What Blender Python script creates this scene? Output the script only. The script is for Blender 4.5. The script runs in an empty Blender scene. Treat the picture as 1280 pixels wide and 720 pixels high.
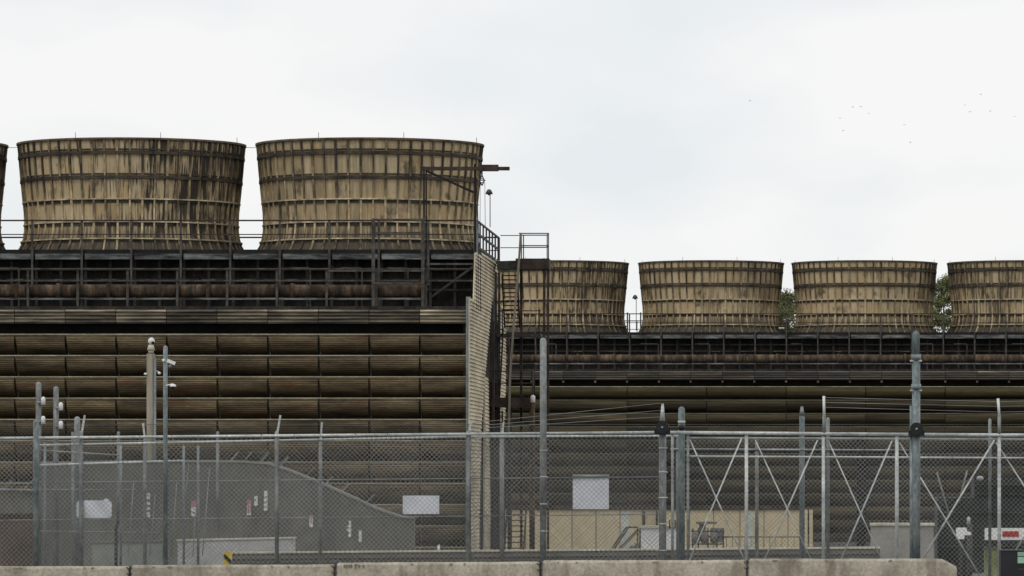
import bpy, math, random
from mathutils import Vector, Matrix
R = math.radians
PI = math.pi
rnd = random.Random(7)
SC = bpy.context.scene
COL = SC.collection
F = 6523.0          # focal length of the photograph in its own pixels
PX, PY = 1008.0, 600.0
EYE = 2.05

def at(x, y, D):    # a point of the place measured off the photograph, at depth D metres
    return Vector(((x-PX)*D/F, D, EYE+(PY-y)*D/F))
def ax(x, D): return (x-PX)*D/F
def az(y, D): return EYE+(PY-y)*D/F

# ------------------------------------------------------------------ materials
def mat(name, c1, c2=None, c3=None, scale=(1, 1, 1), nscale=3.0, detail=5, rough=.85, metal=0.0,
        fine=0.0, objvar=0.0, bump=0.0, lo=.35, hi=.65, spec=.3, stain=None, zgrad=None):
    m = bpy.data.materials.new(name); m.use_nodes = True
    nt = m.node_tree; N = nt.nodes; L = nt.links
    b = N['Principled BSDF']
    b.inputs['Roughness'].default_value = rough
    b.inputs['Metallic'].default_value = metal
    b.inputs['Specular IOR Level'].default_value = spec
    if c2 is None:
        b.inputs['Base Color'].default_value = (*c1, 1); return m
    tc = N.new('ShaderNodeTexCoord'); mp = N.new('ShaderNodeMapping')
    mp.inputs['Scale'].default_value = scale
    oi = N.new('ShaderNodeObjectInfo')
    add = N.new('ShaderNodeVectorMath'); add.operation = 'MULTIPLY_ADD'
    L.new(oi.outputs['Random'], add.inputs[0]); add.inputs[1].default_value = (37, 53, 71)
    L.new(tc.outputs['Object'], add.inputs[2]); L.new(add.outputs[0], mp.inputs['Vector'])
    n = N.new('ShaderNodeTexNoise'); n.inputs['Scale'].default_value = nscale
    n.inputs['Detail'].default_value = detail; n.inputs['Roughness'].default_value = .62
    L.new(mp.outputs[0], n.inputs['Vector'])
    r = N.new('ShaderNodeValToRGB'); e = r.color_ramp.elements
    e[0].position = lo; e[0].color = (*c1, 1); e[1].position = hi; e[1].color = (*c2, 1)
    if c3:
        k = e.new((lo+hi)/2); k.color = (*c3, 1)
    fac = n.outputs['Fac']
    if zgrad:      # timber that is more worn near its foot: (z low, z high, offset low, offset high)
        sp = N.new('ShaderNodeSeparateXYZ'); L.new(tc.outputs['Object'], sp.inputs[0])
        mg = N.new('ShaderNodeMapRange'); L.new(sp.outputs[2], mg.inputs[0])
        for i, v in enumerate(zgrad): mg.inputs[i+1].default_value = v
        m2 = N.new('ShaderNodeMapRange'); L.new(sp.outputs[2], m2.inputs[0])
        for i, v in enumerate((.3, 1.2, -.22, 0)): m2.inputs[i+1].default_value = v
        a2 = N.new('ShaderNodeMath'); a2.operation = 'ADD'; L.new(fac, a2.inputs[0]); L.new(m2.outputs[0], a2.inputs[1]); fac = a2.outputs[0]
        ad = N.new('ShaderNodeMath'); ad.operation = 'ADD'; L.new(fac, ad.inputs[0]); L.new(mg.outputs[0], ad.inputs[1]); fac = ad.outputs[0]
    L.new(fac, r.inputs[0]); out = r.outputs[0]
    if fine:
        n2 = N.new('ShaderNodeTexNoise'); n2.inputs['Scale'].default_value = nscale*9
        n2.inputs['Detail'].default_value = 4; L.new(mp.outputs[0], n2.inputs['Vector'])
        mr = N.new('ShaderNodeMapRange'); L.new(n2.outputs['Fac'], mr.inputs[0])
        mr.inputs[1].default_value = .3; mr.inputs[2].default_value = .7
        mr.inputs[3].default_value = 1-fine; mr.inputs[4].default_value = 1+fine
        mx = N.new('ShaderNodeVectorMath'); mx.operation = 'SCALE'
        L.new(out, mx.inputs[0]); L.new(mr.outputs[0], mx.inputs['Scale']); out = mx.outputs[0]
    if objvar:
        mr = N.new('ShaderNodeMapRange'); L.new(oi.outputs['Random'], mr.inputs[0])
        mr.inputs[3].default_value = 1-objvar; mr.inputs[4].default_value = 1+objvar
        mx = N.new('ShaderNodeVectorMath'); mx.operation = 'SCALE'
        L.new(out, mx.inputs[0]); L.new(mr.outputs[0], mx.inputs['Scale']); out = mx.outputs[0]
    if stain:      # (colour, scale vector, noise scale, lo, hi)
        sc, sv, ss, slo, shi = stain
        mp2 = N.new('ShaderNodeMapping'); mp2.inputs['Scale'].default_value = sv
        L.new(add.outputs[0], mp2.inputs['Vector'])
        n3 = N.new('ShaderNodeTexNoise'); n3.inputs['Scale'].default_value = ss; n3.inputs['Detail'].default_value = 6
        n3.inputs['Roughness'].default_value = .65
        L.new(mp2.outputs[0], n3.inputs['Vector'])
        mr = N.new('ShaderNodeMapRange'); L.new(n3.outputs['Fac'], mr.inputs[0])
        mr.inputs[1].default_value = slo; mr.inputs[2].default_value = shi
        mi = N.new('ShaderNodeMix'); mi.data_type = 'RGBA'
        L.new(mr.outputs[0], mi.inputs[0]); L.new(out, mi.inputs[6]); mi.inputs[7].default_value = (*sc, 1)
        out = mi.outputs[2]
    L.new(out, b.inputs['Base Color'])
    if bump:
        bp = N.new('ShaderNodeBump'); bp.inputs['Strength'].default_value = bump
        bp.inputs['Distance'].default_value = .02
        L.new(n.outputs['Fac'], bp.inputs['Height']); L.new(bp.outputs[0], b.inputs['Normal'])
    return m

def stack_mat(name, pale, tan, dark, paneldark):
    """weathered cladding of a fan stack: one tint per panel, vertical run-off streaks, and a grimy side
    whose direction is the object's own colour value (x = direction, y = strength)"""
    m = bpy.data.materials.new(name); m.use_nodes = True
    nt = m.node_tree; N = nt.nodes; L = nt.links; b = N['Principled BSDF']
    b.inputs['Roughness'].default_value = .85; b.inputs['Specular IOR Level'].default_value = .2
    def M(op, a, c=None, d=None):
        n = N.new('ShaderNodeMath'); n.operation = op
        for i, v in enumerate((a, c, d)):
            if v is None: continue
            if isinstance(v, (int, float)): n.inputs[i].default_value = v
            else: L.new(v, n.inputs[i])
        return n.outputs[0]
    def mixc(f, a, c):
        n = N.new('ShaderNodeMix'); n.data_type = 'RGBA'; n.clamp_factor = True
        L.new(f, n.inputs[0])
        for i, v in ((6, a), (7, c)):
            if isinstance(v, tuple): n.inputs[i].default_value = (*v, 1)
            else: L.new(v, n.inputs[i])
        return n.outputs[2]
    tc = N.new('ShaderNodeTexCoord'); s = N.new('ShaderNodeSeparateXYZ'); L.new(tc.outputs['Object'], s.inputs[0])
    oi = N.new('ShaderNodeObjectInfo')
    ang = M('ARCTAN2', s.outputs[1], s.outputs[0])
    pi_ = M('FLOOR', M('MULTIPLY', ang, 28/PI))
    zi = M('FLOOR', M('MULTIPLY', s.outputs[2], .93))
    cv = N.new('ShaderNodeCombineXYZ'); L.new(pi_, cv.inputs[0]); L.new(zi, cv.inputs[1])
    L.new(M('MULTIPLY', oi.outputs['Random'], 91), cv.inputs[2])
    wn = N.new('ShaderNodeTexWhiteNoise'); wn.noise_dimensions = '3D'; L.new(cv.outputs[0], wn.inputs[0])
    def noise(ka, kz, off, det=5):
        c = N.new('ShaderNodeCombineXYZ')
        L.new(M('MULTIPLY', ang, ka), c.inputs[0]); L.new(M('MULTIPLY', s.outputs[2], kz), c.inputs[1])
        L.new(M('MULTIPLY_ADD', oi.outputs['Random'], 57, off), c.inputs[2])
        n = N.new('ShaderNodeTexNoise'); n.inputs['Scale'].default_value = 1; n.inputs['Detail'].default_value = det
        n.inputs['Roughness'].default_value = .62
        L.new(c.outputs[0], n.inputs['Vector']); return n.outputs['Fac']
    def ss(v, lo, hi):
        n = N.new('ShaderNodeMapRange'); n.interpolation_type = 'SMOOTHSTEP'
        L.new(v, n.inputs[0]); n.inputs[1].default_value = lo; n.inputs[2].default_value = hi; return n.outputs[0]
    c = mixc(wn.outputs[0], tan, pale)
    st = noise(46, .55, 0)
    c = mixc(M('MULTIPLY', ss(st, .54, .72), .5), c, paneldark)
    st2 = noise(90, .9, 5)
    c = mixc(M('MULTIPLY', ss(st2, .52, .75), .5), c, (pale[0]*1.18, pale[1]*1.18, pale[2]*1.18))
    c = mixc(M('MULTIPLY', ss(noise(9, .7, 41, 4), .48, .66), .45), c, (.50, .31, .135))
    # grime side
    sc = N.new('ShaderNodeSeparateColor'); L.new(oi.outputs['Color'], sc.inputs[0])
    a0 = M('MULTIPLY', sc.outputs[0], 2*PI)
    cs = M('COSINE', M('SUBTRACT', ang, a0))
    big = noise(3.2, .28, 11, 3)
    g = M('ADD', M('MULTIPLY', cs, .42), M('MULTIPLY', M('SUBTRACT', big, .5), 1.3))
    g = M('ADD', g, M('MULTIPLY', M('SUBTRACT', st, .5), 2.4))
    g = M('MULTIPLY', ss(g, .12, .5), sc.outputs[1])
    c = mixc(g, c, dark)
    # broad weather patches and the mouldy foot
    pt = noise(5, .8, 23, 6)
    c = mixc(M('MULTIPLY', ss(pt, .54, .70), .8), c, dark)
    ft = M('ADD', M('MULTIPLY', s.outputs[2], -1.0), M('MULTIPLY', M('SUBTRACT', st, .5), 3.0))
    c = mixc(M('MULTIPLY', ss(ft, -1.9, -.3), .92), c, dark)
    vs = N.new('ShaderNodeVectorMath'); vs.operation = 'SCALE'
    L.new(c, vs.inputs[0]); L.new(M('MULTIPLY_ADD', sc.outputs[2], .45, .75), vs.inputs['Scale'])
    L.new(vs.outputs[0], b.inputs['Base Color'])
    return m

M_ = {}
M_['stack'] = stack_mat('weathered_cladding', (.56, .45, .285), (.40, .31, .185), (.05, .043, .034), (.22, .16, .088))
M_['rib'] = mat('rib_wood', (.05, .042, .033), (.58, .46, .275), (.24, .185, .11), scale=(1, 1, .35), nscale=1.3, lo=.33, hi=.66, fine=.35, zgrad=(1.2, 4.4, .11, -.12))
M_['hoop'] = mat('hoop_steel_shade', (.02, .018, .016), (.085, .068, .048), scale=(1, 1, 1), nscale=2, fine=.4)  # dark steel; below the pale ledges it puts their shadow into the colour
M_['ledge'] = mat('hoop_ledge', (.20, .16, .10), (.68, .58, .40), scale=(1, 1, 1), nscale=1.6, fine=.3)
M_['rim'] = mat('rim_timber', (.05, .04, .03), (.16, .12, .08), nscale=3, fine=.3)
M_['louver'] = mat('louver_board', (.082, .060, .040), (.23, .178, .105), (.155, .119, .070), scale=(.35, 1, 2.2), nscale=1.4, fine=.25, objvar=.22,
                   stain=((.17, .075, .035), (.5, 1, 1.5), 1.2, .56, .70))
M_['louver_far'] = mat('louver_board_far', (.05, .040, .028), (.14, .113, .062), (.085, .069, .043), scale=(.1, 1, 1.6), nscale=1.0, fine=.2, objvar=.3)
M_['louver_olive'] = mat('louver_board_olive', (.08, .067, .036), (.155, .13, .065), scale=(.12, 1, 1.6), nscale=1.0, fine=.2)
M_['lip'] = mat('louver_lip', (.24, .215, .15), (.46, .41, .29), scale=(.6, 1, 1), nscale=1.2, fine=.2)  # paler than the boards: skylight on the top edge, put into the colour
M_['lip_far'] = mat('louver_lip_far', (.09, .08, .055), (.22, .20, .13), scale=(.25, 1, 1), nscale=1.2, fine=.2)  # the same skylight put into the colour, dimmer for the far tower
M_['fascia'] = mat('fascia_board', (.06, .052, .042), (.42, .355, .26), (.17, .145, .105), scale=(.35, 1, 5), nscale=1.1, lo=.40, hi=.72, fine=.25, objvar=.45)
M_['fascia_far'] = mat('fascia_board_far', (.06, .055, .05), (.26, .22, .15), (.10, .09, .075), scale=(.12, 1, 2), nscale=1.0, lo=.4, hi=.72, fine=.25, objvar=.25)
M_['casing'] = mat('casing_sheet', (.36, .31, .215), (.66, .58, .43), (.54, .47, .345), scale=(1, .35, 1), nscale=.7, fine=.15,
                   stain=((.42, .22, .09), (1, .8, .5), 1.1, .60, .74))
M_['black'] = mat('near_black', (.008, .008, .008), (.022, .020, .018), nscale=1.2)  # near-black; on the recess sheet it is shade put into the colour
M_['inner'] = mat('dark_timber', (.012, .012, .011), (.05, .042, .033), scale=(1.5, 1, .5), nscale=1.0, fine=.4)  # very dark brown, used on the core and linings
M_['pipe'] = mat('rust_pipe', (.03, .024, .018), (.17, .115, .07), (.075, .052, .035), scale=(2.2, 1, .6), nscale=1.3, fine=.4, objvar=.15)
M_['deckedge'] = mat('deck_edge', (.02, .02, .02), (.23, .235, .24), (.10, .104, .107), scale=(.5, 1, 3), nscale=1.4, fine=.3)
M_['steel'] = mat('dark_steel', (.030, .030, .028), (.085, .082, .075), scale=(1, 1, 1), nscale=2.5, fine=.3, rough=.7)
M_['steelg'] = mat('grey_steel', (.035, .032, .028), (.105, .096, .083), nscale=2.5, fine=.3, rough=.7)
M_['brown'] = mat('brown_steel', (.022, .017, .014), (.075, .05, .04), nscale=2, fine=.35, rough=.75)
M_['galv'] = mat('galvanised', (.15, .162, .158), (.33, .345, .335), scale=(1, 1, .5), nscale=3, fine=.3, rough=.55, metal=.35, spec=.4)
M_['galvb'] = mat('galvanised_bright', (.33, .35, .34), (.58, .60, .58), scale=(.6, 1, 1), nscale=3, fine=.25, rough=.5, metal=.2, spec=.4)
M_['galvblue'] = mat('galvanised_blue', (.13, .16, .165), (.27, .30, .305), scale=(1, 1, .5), nscale=3, fine=.3, rough=.55, metal=.3)
M_['wire'] = mat('wire_zinc', (.22, .225, .215), (.38, .385, .37), nscale=.6, rough=.6, metal=.2)
M_['wirem'] = mat('wire_dull', (.10, .102, .097), (.19, .192, .182), nscale=.6, rough=.6, metal=.2)
M_['wiredk'] = mat('wire_old', (.07, .07, .065), (.15, .15, .14), nscale=.6, rough=.7)
M_['conc'] = mat('barrier_concrete', (.32, .29, .23), (.52, .475, .385), (.43, .39, .31), scale=(1, 1, 1), nscale=2.4, fine=.22, objvar=.07, bump=.3,
                 stain=((.18, .15, .11), (1.6, 1, .5), 2.2, .50, .72))
M_['concdk'] = mat('dark_concrete', (.12, .115, .105), (.20, .19, .175), scale=(1, 1, 3), nscale=2.2, fine=.3)
M_['cap'] = mat('pale_cap', (.45, .42, .33), (.62, .58, .46), nscale=2, fine=.15)
M_['screen'] = mat('screen_wall_coat', (.105, .105, .09), (.175, .17, .145), (.14, .137, .12), scale=(.7, 1, .45), nscale=1.0, fine=.14,
                   stain=((.085, .075, .065), (1.2, 1, .4), 1.3, .52, .75))
M_['white'] = mat('white_sheet', (.66, .68, .74), (.78, .79, .83), nscale=3, fine=.05)
M_['whitec'] = mat('white_plastic', (.70, .70, .68), (.80, .80, .78), nscale=3)
M_['tan'] = mat('beige_panel', (.54, .45, .29), (.66, .56, .375), (.61, .515, .34), scale=(.8, 1, .5), nscale=1.2, fine=.08)
M_['tanb'] = mat('pale_blue_panel', (.42, .46, .42), (.58, .62, .55), nscale=1.2, fine=.08)
M_['pole'] = mat('weathered_pole', (.20, .175, .135), (.33, .30, .235), scale=(6, 6, .3), nscale=1.5, fine=.2)
M_['black_p'] = mat('black_rubber', (.008, .009, .010), (.02, .02, .022), nscale=8, rough=.5)
M_['paint_black'] = mat('black_paint', (.006, .006, .009), (.012, .012, .016), nscale=3, rough=.35, spec=.5)
M_['red'] = mat('red_reflective', (.30, .03, .022), (.42, .05, .04), nscale=8)
M_['pink'] = mat('faded_red', (.45, .14, .15), (.62, .30, .30), nscale=20)
M_['yellow'] = mat('marker_yellow', (.50, .36, .03), (.65, .48, .06), nscale=12)
M_['green_glass'] = mat('green_glass', (.22, .42, .30), (.35, .60, .45), nscale=4, rough=.15, spec=.6)
M_['redbrown'] = mat('red_brown_boards', (.075, .055, .045), (.13, .095, .078), scale=(1, 1, .4), nscale=2, fine=.2)
M_['trunk'] = mat('bark', (.05, .04, .03), (.12, .10, .08), scale=(3, 3, .6), nscale=2, fine=.3)
M_['leaf'] = mat('leaves', (.11, .125, .05), (.25, .265, .12), (.17, .19, .085), nscale=.9, fine=.3)
M_['ground'] = mat('gravel_ground', (.07, .067, .06), (.13, .125, .11), nscale=.35, detail=10, fine=.3)
M_['bird'] = mat('bird_hazed', (.50, .50, .51), (.62, .62, .63), nscale=8)  # pale tone: distance haze put into the birds' colour
M_['mark'] = mat('stamp_mark', (.16, .14, .11), (.22, .20, .16), nscale=10)

# ------------------------------------------------------------------ mesh builder
class MB:
    def __init__(s): s.v = []; s.f = []; s.mi = []; s.m = 0; s.smooth = []
    def face(s, idx, sm=False): s.f.append(idx); s.mi.append(s.m); s.smooth.append(sm)
    def box(s, x0, x1, y0, y1, z0, z1):
        b = len(s.v)
        s.v += [(x, y, z) for z in (z0, z1) for y in (y0, y1) for x in (x0, x1)]
        for q in ((0, 2, 3, 1), (4, 5, 7, 6), (0, 1, 5, 4), (2, 6, 7, 3), (0, 4, 6, 2), (1, 3, 7, 5)):
            s.face([b+i for i in q])
        return s
    def bar(s, p, q, w, h=None, up=(0, 0, 1)):       # rectangular bar between two points
        p = Vector(p); q = Vector(q); h = h or w; d = (q-p).normalized(); up = Vector(up)
        if abs(d.dot(up)) > .95: up = Vector((0, 1, 0))
        a = d.cross(up).normalized(); c = a.cross(d).normalized(); b = len(s.v)
        for e in (p, q):
            for i, j in ((-1, -1), (1, -1), (1, 1), (-1, 1)): s.v.append(tuple(e+a*(i*w/2)+c*(j*h/2)))
        for k in range(4): s.face([b+k, b+(k+1) % 4, b+4+(k+1) % 4, b+4+k])
        s.face([b+3, b+2, b+1, b]); s.face([b+4, b+5, b+6, b+7]); return s
    def tube(s, p, q, r, n=10, r2=None, cap=True, dome=False):
        p = Vector(p); q = Vector(q); r2 = r if r2 is None else r2; d = (q-p).normalized()
        up = Vector((0, 0, 1)) if abs(d.z) < .9 else Vector((1, 0, 0))
        a = d.cross(up).normalized(); c = a.cross(d).normalized()
        rings = [(p, r), (q, r2)]
        if dome: rings += [(q+d*r2*.45, r2*.85), (q+d*r2*.8, r2*.5), (q+d*r2*.93, r2*.1)]
        b = len(s.v)
        for e, rr in rings:
            for i in range(n):
                t = 2*PI*i/n; s.v.append(tuple(e+a*(math.cos(t)*rr)+c*(math.sin(t)*rr)))
        for k in range(len(rings)-1):
            for i in range(n):
                j = (i+1) % n; s.face([b+k*n+i, b+k*n+j, b+(k+1)*n+j, b+(k+1)*n+i], True)
        if cap:
            s.face([b+i for i in range(n-1, -1, -1)]); s.face([b+(len(rings)-1)*n+i for i in range(n)])
        return s
    def lathe(s, c, prof, n=24, close=True, sm=True):     # profile [(r, z)] round the vertical through c
        b = len(s.v); k = len(prof)
        for i in range(n):
            t = 2*PI*i/n
            for r, z in prof: s.v.append((c[0]+r*math.cos(t), c[1]+r*math.sin(t), c[2]+z))
        for i in range(n):
            j = (i+1) % n
            for q in range(k-1 if not close else k):
                q2 = (q+1) % k; s.face([b+i*k+q, b+j*k+q, b+j*k+q2, b+i*k+q2], sm)
        return s
    def ball(s, c, rx, ry=None, rz=None, n=12, m=8):
        ry = ry or rx; rz = rz or rx; b = len(s.v)
        s.v.append((c[0], c[1], c[2]-rz))
        for i in range(1, m):
            ph = PI*i/m-PI/2
            for j in range(n):
                t = 2*PI*j/n; s.v.append((c[0]+rx*math.cos(ph)*math.cos(t), c[1]+ry*math.cos(ph)*math.sin(t), c[2]+rz*math.sin(ph)))
        s.v.append((c[0], c[1], c[2]+rz)); e = len(s.v)-1
        for j in range(n):
            k = (j+1) % n; s.face([b, b+1+k, b+1+j], True); s.face([e, e-n+j, e-n+k], True)
            for i in range(m-2): s.face([b+1+i*n+j, b+1+i*n+k, b+1+(i+1)*n+k, b+1+(i+1)*n+j], True)
        return s
    def prism(s, poly, d):                               # polygon (3-D points) extruded by vector d
        b = len(s.v); n = len(poly); d = Vector(d)
        s.v += [tuple(p) for p in poly]; s.v += [tuple(Vector(p)+d) for p in poly]
        s.face(list(range(b, b+n))); s.face(list(range(b+2*n-1, b+n-1, -1)))
        for i in range(n):
            j = (i+1) % n; s.face([b+j, b+i, b+n+i, b+n+j])
        return s
    def sheet(s, prof, x0, x1, th):                       # profile [(y, z)] swept along x, with thickness th in y
        b = len(s.v); k = len(prof)
        for x in (x0, x1):
            for y, z in prof: s.v.append((x, y, z))
            for y, z in prof: s.v.append((x, y+th, z))
        for i in range(k-1):
            s.face([b+i, b+i+1, b+2*k+i+1, b+2*k+i]); s.face([b+k+i+1, b+k+i, b+3*k+i, b+3*k+i+1])
        for o in (0, k-1): s.face([b+o, b+k+o, b+3*k+o, b+2*k+o])
        for o in (0, 2*k):
            for i in range(k-1): s.face([b+o+i, b+o+k+i, b+o+k+i+1, b+o+i+1])
        return s
    def build(s, name, mats, parent=None, loc=(0, 0, 0), recalc=True):
        me = bpy.data.meshes.new(name)
        me.from_pydata([(v[0]-loc[0], v[1]-loc[1], v[2]-loc[2]) for v in s.v], [], s.f)
        for m in (mats if isinstance(mats, (list, tuple)) else [mats]): me.materials.append(m)
        me.polygons.foreach_set('material_index', s.mi); me.polygons.foreach_set('use_smooth', s.smooth)
        if recalc:
            import bmesh
            bm = bmesh.new(); bm.from_mesh(me); bmesh.ops.recalc_face_normals(bm, faces=bm.faces); bm.to_mesh(me); bm.free()
        me.update()
        o = bpy.data.objects.new(name, me); COL.objects.link(o); o.location = loc
        if parent:
            o.parent = parent
            # parts are given in world coordinates: their parent sits unrotated
            w = Vector((0, 0, 0)); p = parent
            while p: w += p.location; p = p.parent
            o.location = Vector(loc)-w
        return o

def tag(o, label, cat, group=None):
    o['label'] = label; o['category'] = cat
    if group: o['group'] = group
    return o
def thing(name, loc, label, cat, group=None):
    o = bpy.data.objects.new(name, None); COL.objects.link(o); o.location = loc
    o.empty_display_size = .3
    return tag(o, label, cat, group)
def kids(o): return [c for c in COL.objects if c.parent == o]
def copy_tree(o, parent=None):
    c = o.copy(); COL.objects.link(c); c.parent = parent
    for ch in kids(o): copy_tree(ch, c)
    return c

# ------------------------------------------------------------------ ground
g = MB()
ys = [-60, 40, 90, 104, 118, 135, 160, 200, 3500]
zs = [0, 0, 0, 0, -.6, -1.5, -2.4, -2.5, -2.5]
xs = [-1500, -60, -25, -10, 10, 40, 1500]
for y, z in zip(ys, zs):
    for x in xs: g.v.append((x, y, z))
for i in range(len(ys)-1):
    for j in range(len(xs)-1):
        a = i*len(xs)+j; g.face([a, a+1, a+len(xs)+1, a+len(xs)], True)
go = g.build('ground', M_['ground']); go['kind'] = 'structure'

# ------------------------------------------------------------------ cooling towers
DECK = 12.3; BASE = -2.5
PROF = [(5.20, DECK+5.10), (5.16, DECK+4.75), (5.09, DECK+3.9), (4.99, DECK+2.85), (4.90, DECK+2.0), (4.88, DECK+1.5),
        (4.89, DECK+1.15), (4.94, DECK+.82), (5.04, DECK+.50), (5.20, DECK+.22), (5.42, DECK+.02)]
PROF = [(r_-.07, z_) for r_, z_ in PROF]
def rad(z):
    for (r0, z0), (r1, z1) in zip(PROF, PROF[1:]):
        if z <= z0 and z >= z1: return r1+(r0-r1)*(z-z1)/(z0-z1)
    return PROF[-1][0]
def make_stack(parent, x, y, dz, first=[None]):
    loc = (x, y, DECK+dz)
    if first[0] is None:
        m = MB(); n = 112
        m.lathe((0, 0, 0), [(r, z-DECK) for r, z in PROF]+[(r-.10, z-DECK) for r, z in reversed(PROF)], n)
        st = m.build('fan_stack', M_['stack'])
        def sub(nm, mb, mats):
            o = mb.build(nm, mats); o.parent = st; return o
        rb = MB(); K = 56
        for k in range(K):
            t = 2*PI*k/K; d = Vector((math.cos(t), math.sin(t), 0)); a = Vector((-math.sin(t), math.cos(t), 0))
            w = .036 if k % 2 else .05; b = len(rb.v)
            dep = .09
            for r, z in PROF:
                for i, j in ((-w, -.01), (-w, dep), (w, dep), (w, -.01)):
                    rb.v.append(tuple(d*(r+j)+a*i+Vector((0, 0, z-DECK))))
            for q in range(len(PROF)-1):
                for e in range(3): rb.face([b+q*4+e, b+q*4+e+1, b+q*4+5+e, b+q*4+4+e])
            rb.face([b, b+1, b+2, b+3])
        sub('ribbing', rb, M_['rib'])
        for zz, big in ((4.52, 1), (3.42, 1), (2.34, 0), (1.32, 0), (.55, 0)):
            r = rad(DECK+zz); h = MB()
            h.lathe((0, 0, 0), [(r-.02, zz-.09), (r+.05+.06*big, zz-.09), (r+.05+.06*big, zz+.05), (r-.02, zz+.05)], n, sm=False)
            if not big:
                h.m = 1
                h.lathe((0, 0, 0), [(r-.01, zz+.054), (r+.12, zz+.054), (r+.12, zz+.115), (r-.01, zz+.115)], n, sm=False)
            else:
                h.lathe((0, 0, 0), [(r-.01, zz+.10), (r+.07, zz+.10), (r+.07, zz+.16), (r-.01, zz+.16)], n, sm=False)
            sub('hoop', h, [M_['hoop'], M_['ledge']])
        h = MB(); r = 5.13
        h.lathe((0, 0, 0), [(r-.14, 5.08), (r+.12, 5.08), (r+.12, 5.17), (r-.14, 5.17)], n, sm=False)
        sub('rim', h, M_['rim'])
        h = MB()
        for t in (-68, -112, -14, 60, 120, 180-14):
            h.tube((r*math.cos(R(t)), r*math.sin(R(t)), 5.0), (r*math.cos(R(t)), r*math.sin(R(t)), 5.42), .013, 5)
        sub('lightning_rod', h, M_['steel'])
        # dark throat with the fan deck inside
        h = MB(); h.lathe((0, 0, 0), [(4.75, 1.5), (4.75, 1.4), (.4, 1.4), (.4, 1.5)], 48, sm=False)
        sub('fan', h, M_['black'])
        first[0] = st
    else:
        st = copy_tree(first[0])
    st.parent = parent
    st.location = Vector(loc)-parent.location
    return st

def railing(mb, p, q, h, posts, r=.03, mids=(.5,)):
    p = Vector(p); q = Vector(q)
    for f in (1.0, *mids):
        z = Vector((0, 0, h*f)); mb.tube(p+z, q+z, r*(1 if f == 1 else .8), 6)
    for k in range(posts+1):
        a = p.lerp(q, k/posts); mb.bar(a, a+Vector((0, 0, h)), r*2)

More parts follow.
